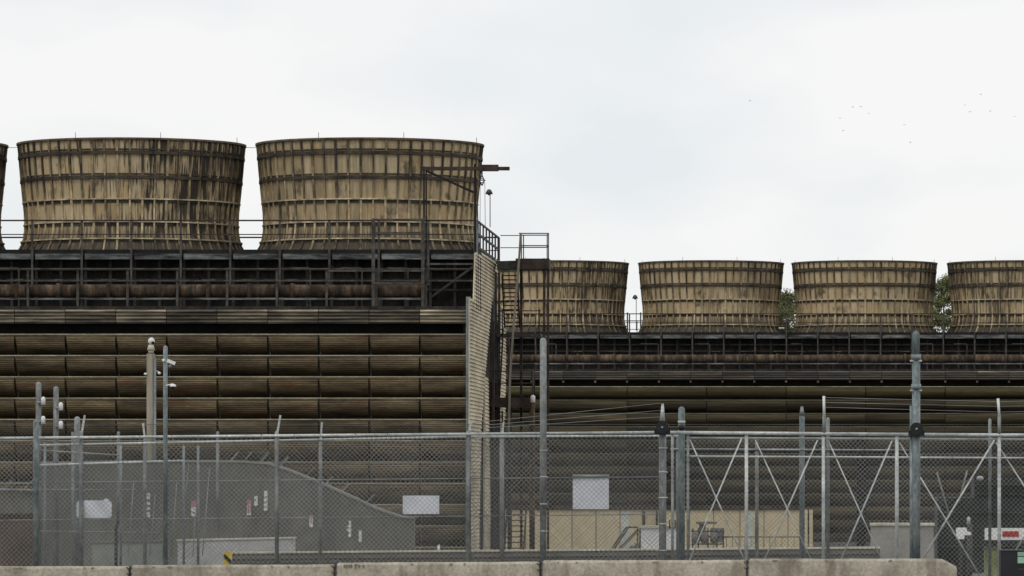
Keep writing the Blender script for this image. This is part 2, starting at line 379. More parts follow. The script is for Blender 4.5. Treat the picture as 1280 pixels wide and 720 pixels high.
def tower(label, X0, X1, Yc, cells, grimes, dz, near):
    """X0..X1 along the face, Yc the centre line; the camera is on the -Y side"""
    T = thing('cooling_tower', ((X0+X1)/2, Yc, BASE), label, 'cooling tower', 'industrial cooling towers with rows of fan stacks')
    yl = Yc-13.2           # louvre plane
    yd = Yc-8.0            # deck edge
    bay = 2.2
    nb = int(round((X1-X0)/bay))
    bx0 = X1-nb*bay if near else X0
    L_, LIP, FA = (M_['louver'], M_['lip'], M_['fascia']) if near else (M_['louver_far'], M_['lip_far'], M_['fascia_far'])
    z = lambda v: v+dz
    # body: dark core
    m = MB()
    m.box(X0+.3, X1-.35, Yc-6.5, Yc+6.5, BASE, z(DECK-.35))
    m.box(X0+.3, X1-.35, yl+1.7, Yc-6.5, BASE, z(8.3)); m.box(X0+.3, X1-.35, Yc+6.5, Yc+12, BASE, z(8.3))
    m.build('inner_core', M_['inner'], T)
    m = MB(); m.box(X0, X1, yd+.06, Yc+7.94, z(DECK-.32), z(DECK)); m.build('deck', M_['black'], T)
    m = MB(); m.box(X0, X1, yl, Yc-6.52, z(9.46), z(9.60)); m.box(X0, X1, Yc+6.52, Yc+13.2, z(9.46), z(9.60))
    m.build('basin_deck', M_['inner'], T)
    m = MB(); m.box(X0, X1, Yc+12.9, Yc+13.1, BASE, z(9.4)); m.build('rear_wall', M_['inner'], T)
    # grey beam under the deck edge, one length per bay
    for k in range(nb):
        a = bx0+k*bay; m = MB()
        m.box(a+.12, a+bay-.06, yd-.05, yd+.05, z(11.86), z(12.11)); m.build('deck_beam', M_['deckedge'], T)
    # upper columns carry on as guard-rail posts
    for k in range(nb+1):
        a = bx0+k*bay; m = MB()
        m.box(a-.045, a+.045, yd-.16, yd-.06, z(9.6 if (k % 2 or not near) else 10.7), z(DECK+1.28)); m.build('column', M_['steelg'], T)
        if near:
            m = MB(); m.box(a-.05, a+.05, Yc-9.45, Yc-9.35, z(9.6), z(11.42)); m.build('walkway_post', M_['steelg'], T)
    m = MB()
    for q in (-1, 1):
        y = Yc+q*8.1
        for h, w in ((1.28, .07), (.66, .045)): m.box(X0, X1, y-.06, y-.02, z(DECK+h-w/2), z(DECK+h+w/2))
        if q > 0:
            for k in range(nb+1): m.box(bx0+k*bay-.03, bx0+k*bay+.03, y-.02, y+.03, z(DECK), z(DECK+1.28))
    m.build('guard_rail', M_['brown'], T)
    if near:
        m = MB(); y = Yc-9.5
        for zz in (11.38, 10.85): m.box(X0, X1, y-.03, y+.03, z(zz-.03), z(zz+.03))
        m.build('walkway_rail', M_['steelg'], T)
    # clutter in the recess: girts, braces, valves, the long wood-stave pipe
    m = MB()
    for k in range(nb*2+1):
        a = bx0+k*bay/2; m.box(a-.06, a+.06, Yc-6.9, Yc-6.78, z(9.6), z(DECK-.33))
    for zz in (11.4, 10.95, 10.5): m.box(X0+.2, X1-.2, Yc-6.98, Yc-6.92, z(zz), z(zz+.09))
    m.build('recess_framing', M_['steel'], T)
    for k in range(nb):
        if rnd.random() < .2:
            a = bx0+k*bay+.1; e = a+bay-.2
            if rnd.random() < .5: a, e = e, a
            m = MB(); m.bar((a, Yc-7.1, z(9.7)), (e, Yc-7.1, z(11.7)), .07)
            m.build('brace', M_['black'], T)
    for k in range(nb):
        a = bx0+k*bay
        if near and k == nb-1:
            m = MB()    # big end duct with a diagonal brace
            m.bar((a+.15, Yc-8.0, z(10.2)), (a+bay-.2, Yc-8.0, z(11.55)), .10); m.build('brace', M_['steel'], T); continue
        m = MB(); yy = Yc-9.0+(.15 if rnd.random() < .3 else 0)
        m.tube((a+.01, yy, z(10.43)), (a+bay-.01, yy, z(10.43)), .27+rnd.uniform(-.015, .015), 20)
        for hx in (.03, .74, 1.47, 2.14): m.tube((a+hx, yy, z(10.43)), (a+hx+.03, yy, z(10.43)), .30, 20)
        m.build('distribution_pipe', M_['pipe'], T)
        m = MB(); m.box(a+.01, a+bay-.01, yy-.42, yy-.27, z(10.02), z(10.10)); m.build('pipe_ledge', M_['deckedge'], T)
        if rnd.random() < .5:
            m = MB(); vx = a+rnd.uniform(.5, 1.7)
            m.tube((vx, yy-.3, z(10.12)), (vx, yy-.3, z(10.75)), .09, 8); m.tube((vx-.3, yy-.32, z(10.9)), (vx+.3, yy-.32, z(10.9)), .03, 6)
            m.build('valve', M_['pipe'], T)
        if rnd.random() < .35:
            m = MB(); w = rnd.uniform(.7, 1.3); vx = a+rnd.uniform(.1, .8)
            m.box(vx, vx+w, Yc-7.8, Yc-7.72, z(11.45), z(11.52)); m.box(vx+w-.06, vx+w, Yc-7.8, Yc-7.72, z(9.6), z(11.52)); m.build('pipe_hanger', M_['steelg'], T)
    # fascia: corrugated boards one per bay
    for k in range(nb):
        a = bx0+k*bay; m = MB(); pr = []
        for i in range(25):
            t = i/24; pr.append((yl-.12+.05*math.cos(t*4*2*PI), z(9.45-.60*t)))
        m.sheet(pr, a+.015, a+bay-.015, .03)
        m.build('fascia_board', FA, T)
    m = MB(); m.box(X0, X1-.4, yl+1.4, yl+1.5, z(8.3), z(9.4)); m.build('recess_back', M_['black'], T)  # black sheet painting the shade of the gap under the fascia
    # louvres
    pitch = .925; z0 = 8.36; rows = 12
    if not near: bay_l = bay*2.5
    else: bay_l = bay
    for rI in range(rows):
        zt = z(z0-rI*pitch)
        if zt < BASE+.5: break
        m = MB(); m.box(X0, X1, yl-.07, yl+.10, zt, zt+.045)
        if near:
            for k in range(nb+1): m.prism([(bx0+k*bay-.02, yl-.02, zt-.01), (bx0+k*bay-.02, yl+1.05, zt-pitch+.06), (bx0+k*bay-.02, yl+1.1, zt-.01)], (.04, 0, 0))
        lip = m.build('louver_ledge', LIP if (near or rI > 0) else M_['lip'], T)
        nl = int(round((X1-X0)/bay_l))
        for k in range(nl):
            a = X1-(k+1)*bay_l if near else X0+k*bay_l
            m = MB(); pr = []; jit = rnd.uniform(-.05, .05); drop = rnd.uniform(-.03, .02)
            for i in range(55):
                t = i/54
                pr.append((yl-.03+jit*t+.10*t+.95*t**2.7+.014*math.cos(t*9*2*PI), zt-.012-.88*(t-.10*t**3)-drop*t))
            bl = len(m.v)
            m.sheet(pr, a+.03, a+bay_l-.03, .02)
            # the boards narrow slightly toward the foot, which opens the dark wedge at each bracket
            if near:
                cx = a+bay_l/2
                for i in range(bl, len(m.v)):
                    x, y, zz = m.v[i]; t = (zt-zz)/.80
                    m.v[i] = (cx+(x-cx)*(1-.055*max(0, t)), y, zz)
            m.build('louver_panel', L_ if (near or rI) else M_['louver_olive'], lip)
    if not near:
        for k in range(nb+1):
            a = bx0+k*bay; m = MB(); m.box(a-.07, a+.07, yl-.22, yl-.06, z(8.66), z(8.80)); m.build('bracket', M_['rim'], T)
    m = MB(); m.box(X0-.1, X1+.1, yl-.3, Yc+13.4, BASE-1, BASE+.25); m.build('water_basin', M_['concdk'], T)
    # stacks
    for cx, gr in zip(cells, grimes):
        st = make_stack(T, cx, Yc, dz)
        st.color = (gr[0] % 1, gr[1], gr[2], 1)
    return T

# direction: fraction of a turn from +X; the side that faces the camera is .75
T1 = tower('near weathered cooling tower on the left, tall barrel fan stacks and pale slatted end wall', -47.6, -14.6, 240, [-42.0, -31.03, -20.07],
           [(.95, .9, .3), (.93, 1.0, .55), (.62, .3, .6)], 0, True)
T2 = tower('farther dark cooling tower on the right carrying a long row of smaller looking fan stacks', -23.4, 31.8, 374, [-17.95, -6.83, 4.16, 15.3, 26.35],
           [(.95, .95, .5), (.96, .45, .55), (.02, .6, .7), (.52, .8, .4), (.9, .5, .5)], .12, False)

# pale slatted end wall of the near tower
Xe = -14.6
def dz_(y, D): return az(y, D)
def endpoly(pts):      # [(photo x, photo y)] on the plane X = Xe
    out = []
    for x, y in pts:
        D = F*Xe/(x-PX); out.append((Xe, D, az(y, D)))
    return out
def slats(poly, name, label=None):
    ysr = [p[1] for p in poly]; zsr = [p[2] for p in poly]
    m = MB(); step = .165
    zt = max(zsr)
    # solid backing
    m.prism(poly, (-.05, 0, 0))
    zc = min(zsr)+.1
    n = len(poly)
    while zc < zt:
        xsn = []
        for i in range(n):
            a = poly[i]; b = poly[(i+1) % n]
            if (a[2]-zc)*(b[2]-zc) < 0:
                t = (zc-a[2])/(b[2]-a[2]); xsn.append(a[1]+(b[1]-a[1])*t)
        xsn.sort()
        for i in range(0, len(xsn)-1, 2):
            y0, y1 = xsn[i], xsn[i+1]
            m.prism([(Xe+.003, y0, zc), (Xe+.003, y0, zc+.145), (Xe+.05, y0, zc+.015)], (0, y1-y0, 0))
        zc += step
    return m.build(name, M_['casing'], T1)
slats(endpoly([(594.3, 316), (624, 329), (612.5, 392), (592.0, 381)]), 'end_casing')
slats(endpoly([(587.2, 372), (613.8, 385), (606, 470), (601, 540), (599, 640), (598.5, 700), (587, 700)]), 'end_casing')
slats(endpoly([(625.6, 383), (632.5, 388), (631, 520), (628, 540), (628, 690), (622.5, 690), (624, 520)]), 'end_casing')
slats(endpoly([(605.5, 475), (609.8, 475), (612.5, 640), (612, 690), (605, 690)]), 'end_casing')
m = MB()
m.box(Xe-.34, Xe-.12, 227.2, 253, BASE, 9.3); m.box(Xe-.34, Xe-.12, 232.6, 247.6, 9.3, DECK-.34)
m.build('end_lining', M_['inner'], T1)
m = MB()
for D, z0_, z1_ in ((231.9, 9.3, DECK+1.28), (226.6, BASE, az(371, 226.6))):
    m.box(Xe-.17, Xe+.02, D-.2, D, z0_, z1_)
m.build('corner_post', M_['galvblue'], T1)
m = MB()
for x in (614.5, 619, 634): 
    D = F*Xe/(x-PX); m.box(Xe+.02, Xe+.13, D-.1, D+.1, BASE, 9.4 if x < 634 else 9.0)
m.build('end_column', M_['brown'], T1)
m = MB(); a = (Xe-.05, 232, DECK); b = (Xe-.05, 248, DECK)
for h, w in ((1.28, .12), (.72, .14), (.12, .16)): m.bar((a[0], 232, DECK+h), (a[0], 248, DECK+h), .06, w*.7)
for k in range(8):
    y = 232+16*k/7; m.bar((a[0], y, DECK-.1), (a[0], y, DECK+1.28), .07, .10, up=(0, 1, 0))
m.build('end_guard_rail', M_['steel'], T1)
m = MB()
for x in (784.5, 801): m.box(ax(x, 366)-.05, ax(x, 366)+.05, 365.7, 365.8, DECK, DECK+1.5)
m.build('rail_stanchion', M_['steel'], T2)
m = MB(); m.box(ax(1071, 360), ax(1082, 360), 360.0, 360.35, BASE, az(540, 360)); m.build('drain_pipe', M_['black'], T2)
# closer landing frame beside the second stack
m = MB(); Dl = 230.2
for x in (466.5, 528.5): m.box(ax(x, Dl)-.07, ax(x, Dl)+.07, Dl, Dl+.12, 9.6, az(273, Dl))
for y in (274.5, 291, 338.5, 354): m.box(ax(466, Dl), ax(530, Dl), Dl-.03, Dl, az(y, Dl)-.04, az(y, Dl)+.04)
m.box(ax(410, Dl), ax(466, Dl), Dl-.03, Dl, az(338.5, Dl)-.04, az(338.5, Dl)+.04)
m.box(ax(533, Dl), ax(592, Dl), Dl-.03, Dl, az(330, Dl)-.04, az(330, Dl)+.04)
m.build('landing_frame', M_['steelg'], T1)

# ------------------------------------------------------------------ hoist gantry
Dh = 231.2
H = thing('hoist_gantry', (ax(562, Dh), Dh, 9.6), 'rusty steel hoist gantry with projecting beam in front of the second fan stack', 'hoist')
m = MB(); m.box(ax(527.5, Dh), ax(637, Dh), Dh-.1, Dh+.1, az(213, Dh), az(208.5, Dh))
m.box(ax(599, Dh), ax(623, Dh), Dh-.16, Dh+.16, az(214, Dh), az(206, Dh)); m.build('beam', M_['brown'], H)
for x0, x1, yt in ((529.2, 530.8, 208), (532.2, 533.4, 213), (592.8, 595.2, 205)):
    m = MB(); m.box(ax(x0, Dh)-.01, ax(x1, Dh)+.01, Dh-.05, Dh+.05, 9.6, az(yt, Dh)); m.build('upright', M_['black'], H)
m = MB(); m.bar(at(534, 214, Dh-.12), at(592, 240.5, Dh-.12), .10); m.build('diagonal_brace', M_['black'], H)
m = MB(); m.bar(at(596, 228, Dh), at(597.5, 286, Dh), .05); m.bar(at(594, 230, Dh), at(600, 230, Dh), .08); m.build('ladder_rail', M_['steel'], H)
m = MB(); c = at(602.5, 226, Dh)
m.tube(at(602.5, 214, Dh), at(602.5, 219, Dh), .035, 6)
pts = [at(602.5, 219, Dh), at(599.5, 226, Dh), at(602.5, 232, Dh), at(605.5, 226, Dh)]
for i in range(4): m.tube(pts[i], pts[(i+1) % 4], .03, 6)
for i in range(12):
    t0 = 2*PI*i/12; t1 = 2*PI*(i+1)/12; rr = .09
    m.tube(c+Vector((math.cos(t0)*rr, -.05, math.sin(t0)*rr)), c+Vector((math.cos(t1)*rr, -.05, math.sin(t1)*rr)), .022, 5)
m.tube(at(598, 225.5, Dh), at(607, 225.5, Dh), .02, 5)
m.build('hook_block', M_['steel'], H)
m = MB()
for x0, x1 in ((600.3, 600), (606, 606.6)): m.tube(at(x0, 228, Dh), at(x1, 284, Dh), .012, 5)
m.build('hoist_rope', M_['steelg'], H)

def lamp(x, ytop, ybot, D, label, grp='deck lamps on thin poles', s=1.0):
    L = thing('deck_lamp', at(x, ybot, D), label, 'lamp', grp)
    m = MB(); m.tube(at(x, ybot, D), at(x, ytop+2, D), .022*s, 6); m.build('pole', M_['steel'], L)
    c = at(x-1.2*s, ytop, D); m = MB()
    m.lathe(c, [(.02, .16*s), (.07*s, .15*s), (.13*s, .06*s), (.17*s, -.06*s), (.15*s, -.06*s), (.02, .10*s)], 14); m.build('lamp_shade', M_['steel'], L)
    m = MB(); m.ball(c+Vector((0, 0, -.03*s)), .09*s, n=10, m=6); m.build('bulb', M_['steelg'], L)
lamp(612.6, 241, 284, 233.5, 'dark dome lamp on a thin pole hanging beside the hoist rope')
lamp(795.3, 372, 413, 370, 'small dome lamp on a thin pole in the gap between two far fan stacks', s=1.2)
for x, gl in ((977, 'small pale floodlight low beside the tree left of the middle far fan stack'), (1170, 'small pale floodlight low beside the tree right of the middle far fan stack')):
    L = thing('floodlight', (ax(x, 367.2), 367.2, DECK+.12), gl, 'floodlight', 'floodlights on the far deck')
    m = MB(); m.box(ax(x, 367.2)-.03, ax(x, 367.2)+.03, 367.2, 367.26, DECK+.12, DECK+.35); m.build('bracket', M_['steel'], L)
    m = MB(); m.tube((ax(x, 367.2)-.2, 367.1, DECK+.42), (ax(x, 367.2)+.2, 367.1, DECK+.42), .07, 8); m.build('lamp_head', M_['cap'], L)

# ------------------------------------------------------------------ stair tower
Ds = 243.0
S = thing('stair_tower', (ax(660, Ds), Ds, BASE), 'tall brown steel stair tower with railed top platform beside the near tower', 'stairs')
m = MB()
m.box(ax(645, Ds), ax(686.5, Ds), Ds-.4, Ds+1.6, az(336.5, Ds), az(323.5, Ds)); m.build('top_platform', M_['brown'], S)
m = MB(); m.box(ax(621, Ds), ax(645, Ds), Ds+.2, Ds+1.4, az(336, Ds), az(326, Ds)); m.build('bridge', M_['steel'], S)
for x in (680.3, 685.3):
    m = MB(); m.box(ax(x, Ds)-.05, ax(x, Ds)+.05, Ds-.2, Ds-.1, BASE, az(323, Ds)); m.build('leg', M_['brown'], S)
m = MB(); x = 651.5; m.box(ax(x, Ds+1.4)-.06, ax(x, Ds+1.4)+.06, Ds+1.4, Ds+1.52, BASE, az(336, Ds)); m.build('leg', M_['brown'], S)
m = MB()
z0_ = az(323.5, Ds)
xa, xb = ax(649, Ds), ax(686, Ds)
for yy in (Ds-.3, Ds+1.5):
    for h in (1.17, .60): m.tube((xa, yy, z0_+h), (xb-(0 if yy < Ds else .15), yy, z0_+h), .028, 6)
    for x in ((xa+.12, xb) if yy < Ds else (xa+.12, xb-.15)): m.tube((x, yy, z0_), (x, yy, z0_+1.17), .028, 6)
for h in (1.17, .60): m.tube((xb, Ds-.3, z0_+h), (xb-.15, Ds+1.5, z0_+h), .028, 6)
for h in (1.10, .53): m.tube((ax(625, Ds), Ds+.3, z0_+h), (xa, Ds+.3, z0_+h), .022, 6)
m.build('platform_rail', M_['steel'], S)
m = MB()
for dx in (0,):
    pts = [at(651, 291, Ds-.6), at(648.5, 330, Ds-.6), at(642.5, 400, Ds-.6), at(637.5, 470, Ds-.6), at(636, 540, Ds-.6)]
    for a, b in zip(pts, pts[1:]): m.bar(a, b, .10)
m.build('raking_pole', M_['pole'], S)
def flight(x0, x1, ya, yb, n, D0, D1, matl):
    m = MB()
    for k in range(n+1):
        t = k/n; D = D0+(D1-D0)*t; y = ya+(yb-ya)*t
        m.box(ax(x0, Ds), ax(x1, Ds), D-.11, D+.11, az(y, Ds)-.03, az(y, Ds)+.02)
    for x in (x0, x1):
        m.bar((ax(x, Ds), D0, az(ya, Ds)), (ax(x, Ds), D1, az(yb, Ds)), .06, .22)
    m.build('stair_flight', matl, S)
flight(627, 646, 344, 406, 12, Ds+.3, Ds+2.6, M_['brown'])
flight(616, 625, 410, 492, 14, Ds+2.6, Ds-.2, M_['brown'])
flight(612, 628, 515, 628, 18, Ds-.2, Ds+3.0, M_['brown'])
flight(630, 654, 637, 692, 8, Ds+2.6, Ds+.2, M_['brown'])
m = MB()
for y in (388.5, 479): m.tube(at(600 if y > 400 else 622, y, Ds-.3), at(676 if y < 400 else 668, y, Ds-.3), .028, 6)
for x in (600, 668): m.tube(at(x, 463, Ds-.3), at(x, 497, Ds-.3), .035, 6)
m.tube(at(600, 464, Ds-.3), at(668, 464, Ds-.3), .028, 6)
m.tube(at(628, 386, Ds-.3), at(628, 420, Ds-.3), .03, 6); m.tube(at(674, 386, Ds-.3), at(674, 418, Ds-.3), .03, 6)
m.build('landing_rail', M_['brown'], S)
m = MB(); m.box(ax(599, Ds), ax(667, Ds), Ds-.5, Ds+1.5, az(509, Ds), az(497, Ds)); m.build('landing', M_['brown'], S)
m = MB(); m.box(ax(622, Ds), ax(676, Ds), Ds-.2, Ds+1.5, az(421, Ds), az(417, Ds)); m.build('landing', M_['steel'], S)
for x in (614.5, 619.3, 623.4, 638):
    m = MB(); m.box(ax(x, Ds)-.05, ax(x, Ds)+.05, Ds+.3, Ds+.4, BASE, az(340 if x < 630 else 497, Ds)); m.build('leg', M_['steel'], S)
for k in range(7):
    m = MB(); y = 350+k*48; m.bar(at(613.5, y, Ds+.45), at(624.5, y+(34 if k % 2 else -34)+0, Ds+.45), .05); m.build('brace', M_['steel'], S)
P = thing('standpipe', (ax(665, Ds-1.2), Ds-1.2, BASE), 'brown standpipe with white cap bolted beside the stair tower', 'pipe')
m = MB(); m.tube(at(666, 705, Ds-1.2), at(666, 503, Ds-1.2), .10, 10); m.tube(at(663, 705, Ds-1.2), at(663, 514, Ds-1.2), .05, 8); m.build('pipe', M_['pipe'], P)
m = MB(); m.tube(at(666, 503, Ds-1.2), at(666, 496.5, Ds-1.2), .12, 10, dome=True); m.build('cap', M_['whitec'], P)
m = MB(); m.tube(at(666, 496, Ds-1.2), at(666, 462, Ds-1.2), .045, 8); m.build('conduit', M_['steelg'], P)

# ------------------------------------------------------------------ beige wall and the things before it
Dt = 300
W = thing('beige_wall', (ax(820, Dt), Dt, BASE), 'long low wall of beige upright panels under the far tower', 'wall')
xs_ = [628, 657, 686, 715, 745, 775, 803, 832, 862, 892, 925, 955, 985, 1004]
for i, (a, b) in enumerate(zip(xs_, xs_[1:])):
    m = MB(); m.box(ax(a, Dt)+.03, ax(b, Dt)-.03, Dt, Dt+.15, BASE, az(637.5, Dt))
    m.build('panel', M_['tan'], W)
m = MB(); m.box(ax(626, Dt), ax(1004, Dt), Dt+.04, Dt+.4, BASE, az(636.5, Dt)); m.build('back_frame', M_['pole'], W)
m = MB(); m.box(ax(626, Dt), ax(1004, Dt), Dt-.12, Dt+.5, az(637, Dt), az(632, Dt)); m.build('coping', M_['brown'], W)
for a, b in ((777, 787), (932, 941)):
    m = MB(); m.box(ax(a, Dt), ax(b, Dt), Dt-.03, Dt-.005, BASE, az(639, Dt)); m.build('patch_panel', M_['tanb'], W)
for a, b in ((1005.5, 1009.5), (1011.5, 1016)):
    m = MB(); m.box(ax(a, Dt), ax(b, Dt), Dt-.3, Dt-.1, BASE, az(637, Dt)); m.build('end_post', M_['tan'], W)
for x in (805, 821):
    m = MB(); m.tube((ax(x, Dt), Dt-.1, az(657, Dt)), (ax(x, Dt), Dt-.1, az(639, Dt)), .06, 8); m.build('downpipe', M_['brown'], W)
Dq = 292
B = thing('storage_tank', (ax(822, Dq), Dq, BASE), 'white box tank with pale lid standing before the beige wall', 'tank')
m = MB(); m.box(ax(801, Dq), ax(848, Dq), Dq-1, Dq+1, BASE, az(660, Dq)); m.build('tank_body', M_['whitec'], B)
m = MB(); m.box(ax(799, Dq), ax(850, Dq), Dq-1.1, Dq+1.1, az(660, Dq), az(657, Dq)); m.build('lid', M_['cap'], B)
for k in range(3):
    m = MB(); x = 830+k*7; m.tube(at(x, 660, Dq-1.2), at(x, 650, Dq-1.2), .05, 6); m.build('vent', M_['steelg'], B)
B = thing('stair_handrail', (ax(782, Dq), Dq, BASE), 'brown pipe handrail of a short stair by the white tank', 'handrail')
for o in (0, -1.0):
    m = MB()
    D = Dq+o; dx = 0 if o == 0 else 3
    p = [at(762+dx, 690, D), at(786+dx-3, 659, D), at(800+dx-3, 659, D), at(800+dx-3, 690, D)]
    for a, b in zip(p, p[1:]): m.tube(a, b, .05, 6)
    m.tube(at(768+dx, 692, D), at(797+dx, 662, D), .04, 6)
    m.build('rail', M_['brown'], B)
m = MB()
for k in range(6): m.box(ax(764+k*6, Dq), ax(770+k*6, Dq), Dq-.9, Dq-.1, BASE, az(694-k*3, Dq))
m.build('step', M_['concdk'], B)
B = thing('pump_unit', (ax(885, Dq), Dq, BASE), 'grey pump machine on a pipe frame before the beige wall', 'machine')
m = MB(); m.box(ax(870, Dq), ax(896, Dq), Dq-.6, Dq+.6, az(655, Dq), az(652, Dq)); m.box(ax(874, Dq), ax(882, Dq), Dq-.4, Dq+.4, az(677, Dq), az(655, Dq))
m.build('housing', M_['concdk'], B)
m = MB(); m.box(ax(888, Dq), ax(905, Dq), Dq-.5, Dq+.5, az(678, Dq), az(660, Dq)); m.build('motor', M_['galv'], B)
m = MB()
for x in (866, 873, 885, 896, 904): m.tube(at(x, 705, Dq-.6), at(x, 660, Dq-.6), .045, 6)
for y in (664, 671, 680): m.tube(at(864, y, Dq-.65), at(906, y, Dq-.65), .045, 6)
m.build('frame', M_['steel'], B)
m = MB()
for k in range(3): m.lathe(at(869+k*12, 672, Dq-.8), [(.02, .3), (.2, .25), (.2, -.3), (.02, -.3)], 10)
m.build('cylinder', M_['concdk'], B)
B = thing('pipe_rail', (ax(957, Dq), Dq, BASE), 'thin dark pipe rail along the foot of the beige wall', 'railing')
m = MB()
m.tube(at(906, 671, Dq), at(1002, 671, Dq), .05, 6)
for k in range(13): m.tube(at(908+k*7.7, 671, Dq), at(908+k*7.7, 705, Dq), .025, 5)
m.build('rail', M_['pole'], B)
# grey block behind the gate
Dk = 100
B = thing('concrete_bin', (ax(1128, Dk), Dk, 0), 'tall grey concrete block with pale top edge behind the gate', 'block')
m = MB(); m.box(ax(1089, Dk), ax(1167, Dk), Dk, Dk+1.0, 0, az(657, Dk)); m.build('block_body', mat('block_grey', (.26, .25, .23), (.34, .33, .30), nscale=1.5, fine=.1), B)
m = MB(); m.box(ax(1088, Dk), ax(1168.5, Dk), Dk-.04, Dk+1.04, az(657, Dk), az(654, Dk)); m.build('top_edge', M_['cap'], B)

# ------------------------------------------------------------------ low dark wall behind the fence
Dw = 91.5
m = MB()
ya = lambda x: 690-(x-280)*.0068*1.1
poly = []
x0, x1 = ax(283, Dw), ax(1100, Dw)
zt0, zt1 = az(690, Dw), az(683.5, Dw)
Wl = thing('low_wall', ((x0+x1)/2, Dw, 0), 'long low dark grey wall with pale top edge behind the fence', 'wall')
m.prism([(x0, Dw, 0), (x1, Dw, 0), (x1, Dw, zt1-.03), (x0, Dw, zt0-.03)], (0, .25, 0))
m.build('wall_body', M_['concdk'], Wl)
m = MB(); m.prism([(x0, Dw-.03, zt0-.03), (x1, Dw-.03, zt1-.03), (x1, Dw-.03, zt1), (x0, Dw-.03, zt0)], (0, .31, 0)); m.build('top_edge', M_['cap'], Wl)
for d in (.12, .19):
    m = MB(); m.prism([(x0, Dw-.025, zt0-d-.02), (x1, Dw-.025, zt1-d-.02), (x1, Dw-.025, zt1-d), (x0, Dw-.025, zt0-d)], (0, .02, 0)); m.build('groove_strip', M_['steelg'], Wl)
m = MB(); m.box(ax(548, Dw)-.02, ax(548, Dw)+.02, Dw+.02, Dw+.08, az(688, Dw), az(681, Dw)); m.build('peg', M_['whitec'], Wl)

# ------------------------------------------------------------------ grey screen wall with sloping end
Dg = 118
G = thing('screen_wall', (ax(300, Dg), Dg, 0), 'smooth dark grey screen wall with long sloping top and wire arms', 'wall')
top = [(46, 580), (120, 578), (220, 577), (300, 577.5), (335, 580), (360, 588), (400, 604), (440, 622), (470, 636), (500, 646.5), (517.5, 648)]
P3 = [at(x, y, Dg) for x, y in top]
poly = [Vector((P3[0].x, Dg, -.7)), Vector((P3[-1].x, Dg, -.7))]+list(reversed(P3))
m = MB(); m.prism(poly, (0, .35, 0))
for x_, yt_ in ((118, 581), (262, 580), (407, 611)):      # pour joints
    m.box(ax(x_, Dg)-.012, ax(x_, Dg)+.012, Dg-.006, Dg-.002, -.5, az(yt_, Dg))
m.build('wall_body', M_['screen'], G)
m = MB()
for a, b in zip(P3, P3[1:]): m.bar(a+Vector((0, .17, .015)), b+Vector((0, .17, .015)), .40, .05)
m.build('coping', mat('coping_grey', (.24, .235, .21), (.31, .30, .27), nscale=2), G)
for x, y in ((12, 610), (34, 610),):
    pass
arms = [(225, 577, 6, -2), (263, 577, 7, -2), (287, 577, 10, -12), (304, 577, 10, -12), (324, 578, 12, -13), (348, 584, 12, -13), (380, 597, 13, -13), (404, 607, 11, -11), (425, 616, 11, -12), (456, 630, 12, -12), (482, 641, 10, -10)]
tips = []
for x, y, dx, dy in arms:
    m = MB(); p = at(x, y, Dg)+Vector((0, .1, 0)); q = at(x+dx, y+dy, Dg)+Vector((0, .1, 0)); m.bar(p, q, .05, .03)
    m.build('wire_arm', M_['galv'], G); tips.append((p, q))
m = MB()
for f in (.5, .97):
    for (p0, q0), (p1, q1) in zip(tips, tips[1:]): m.tube(p0.lerp(q0, f), p1.lerp(q1, f), .0028, 4)
m.build('barbed_wire', M_['wiredk'], G)
# labels on the wall
def sticker(x0, x1, y0, y1, body, label, marks=()):
    D = Dg-.02
    B = thing('wall_sticker', at((x0+x1)/2, y1, D), label, 'sign', 'small narrow notices on the grey screen wall')
    m = MB(); m.box(ax(x0, D), ax(x1, D), D-.012, D+.018, az(y1, D), az(y0, D)); m.build('plate', body, B)
    for a, b, c, d, mt in marks:
        m = MB(); m.box(ax(a, D), ax(b, D), D-.018, D-.013, az(d, D), az(c, D)); m.build('marking', mt, B)
wm = M_['whitec']; gm = M_['concdk']
sticker(181.7, 187.5, 616.5, 646.5, wm, 'tall white notice with dark bands between the two leftmost tall posts', [(181.7, 187.5, 624, 627.5, gm), (181.7, 187.5, 631, 633.5, gm), (181.7, 187.5, 637.5, 640, gm), (184.5, 186.5, 619, 620.5, gm), (184, 186, 643, 644, gm)])
sticker(239, 245, 626, 645.5, wm, 'narrow notice with faded red upper half, leftmost of the red ones', [(239, 245, 626, 634, M_['pink']), (240.5, 243.5, 640, 642, gm)])
sticker(308.7, 313.6, 625, 644, wm, 'narrow notice with red frame beside the crumpled white scrap', [(308.7, 313.6, 625, 630.5, M_['pink']), (308.7, 309.6, 630.5, 641, M_['pink']), (312.7, 313.6, 630.5, 641, M_['pink']), (310.4, 311.8, 631.5, 641.5, gm)])
sticker(317.8, 322, 620, 632, wm, 'crumpled white scrap between a red framed notice and a tall white strip', [(318, 320.2, 624, 626, gm)])
sticker(330, 334.3, 613.5, 638.5, wm, 'tall white strip notice with three dark marks right of the crumpled scrap', [(330.8, 333.4, 620.5, 622.5, gm), (330.8, 333.4, 626.5, 629, gm), (330.8, 333.4, 633, 634.5, gm)])
sticker(386.7, 391, 644, 659, wm, 'single narrow notice with pink border, alone near the wall middle', [(386.7, 391, 644, 646, M_['pink']), (388, 389.7, 648, 654, M_['pink'])])
sticker(448.5, 452, 663, 677.5, wm, 'plain thin white strip nearest the low end of the wall')
D = Dg-.02
B = thing('wall_sticker', at(437, 672, D), 'torn white notice curling off the wall beside the plain thin strip', 'sign', 'small narrow notices on the grey screen wall')
m = MB(); m.prism([at(435.5, 671.5, D), at(438.5, 671.5, D), at(439.3, 664, D), at(438.6, 658, D), at(439.3, 651.5, D), at(436, 650.5, D), at(436.3, 656, D), at(432.5, 658.5, D), at(436.8, 659, D), at(432.5, 662.5, D), at(436, 666, D)], (0, -.02, 0)); m.build('plate', wm, B)

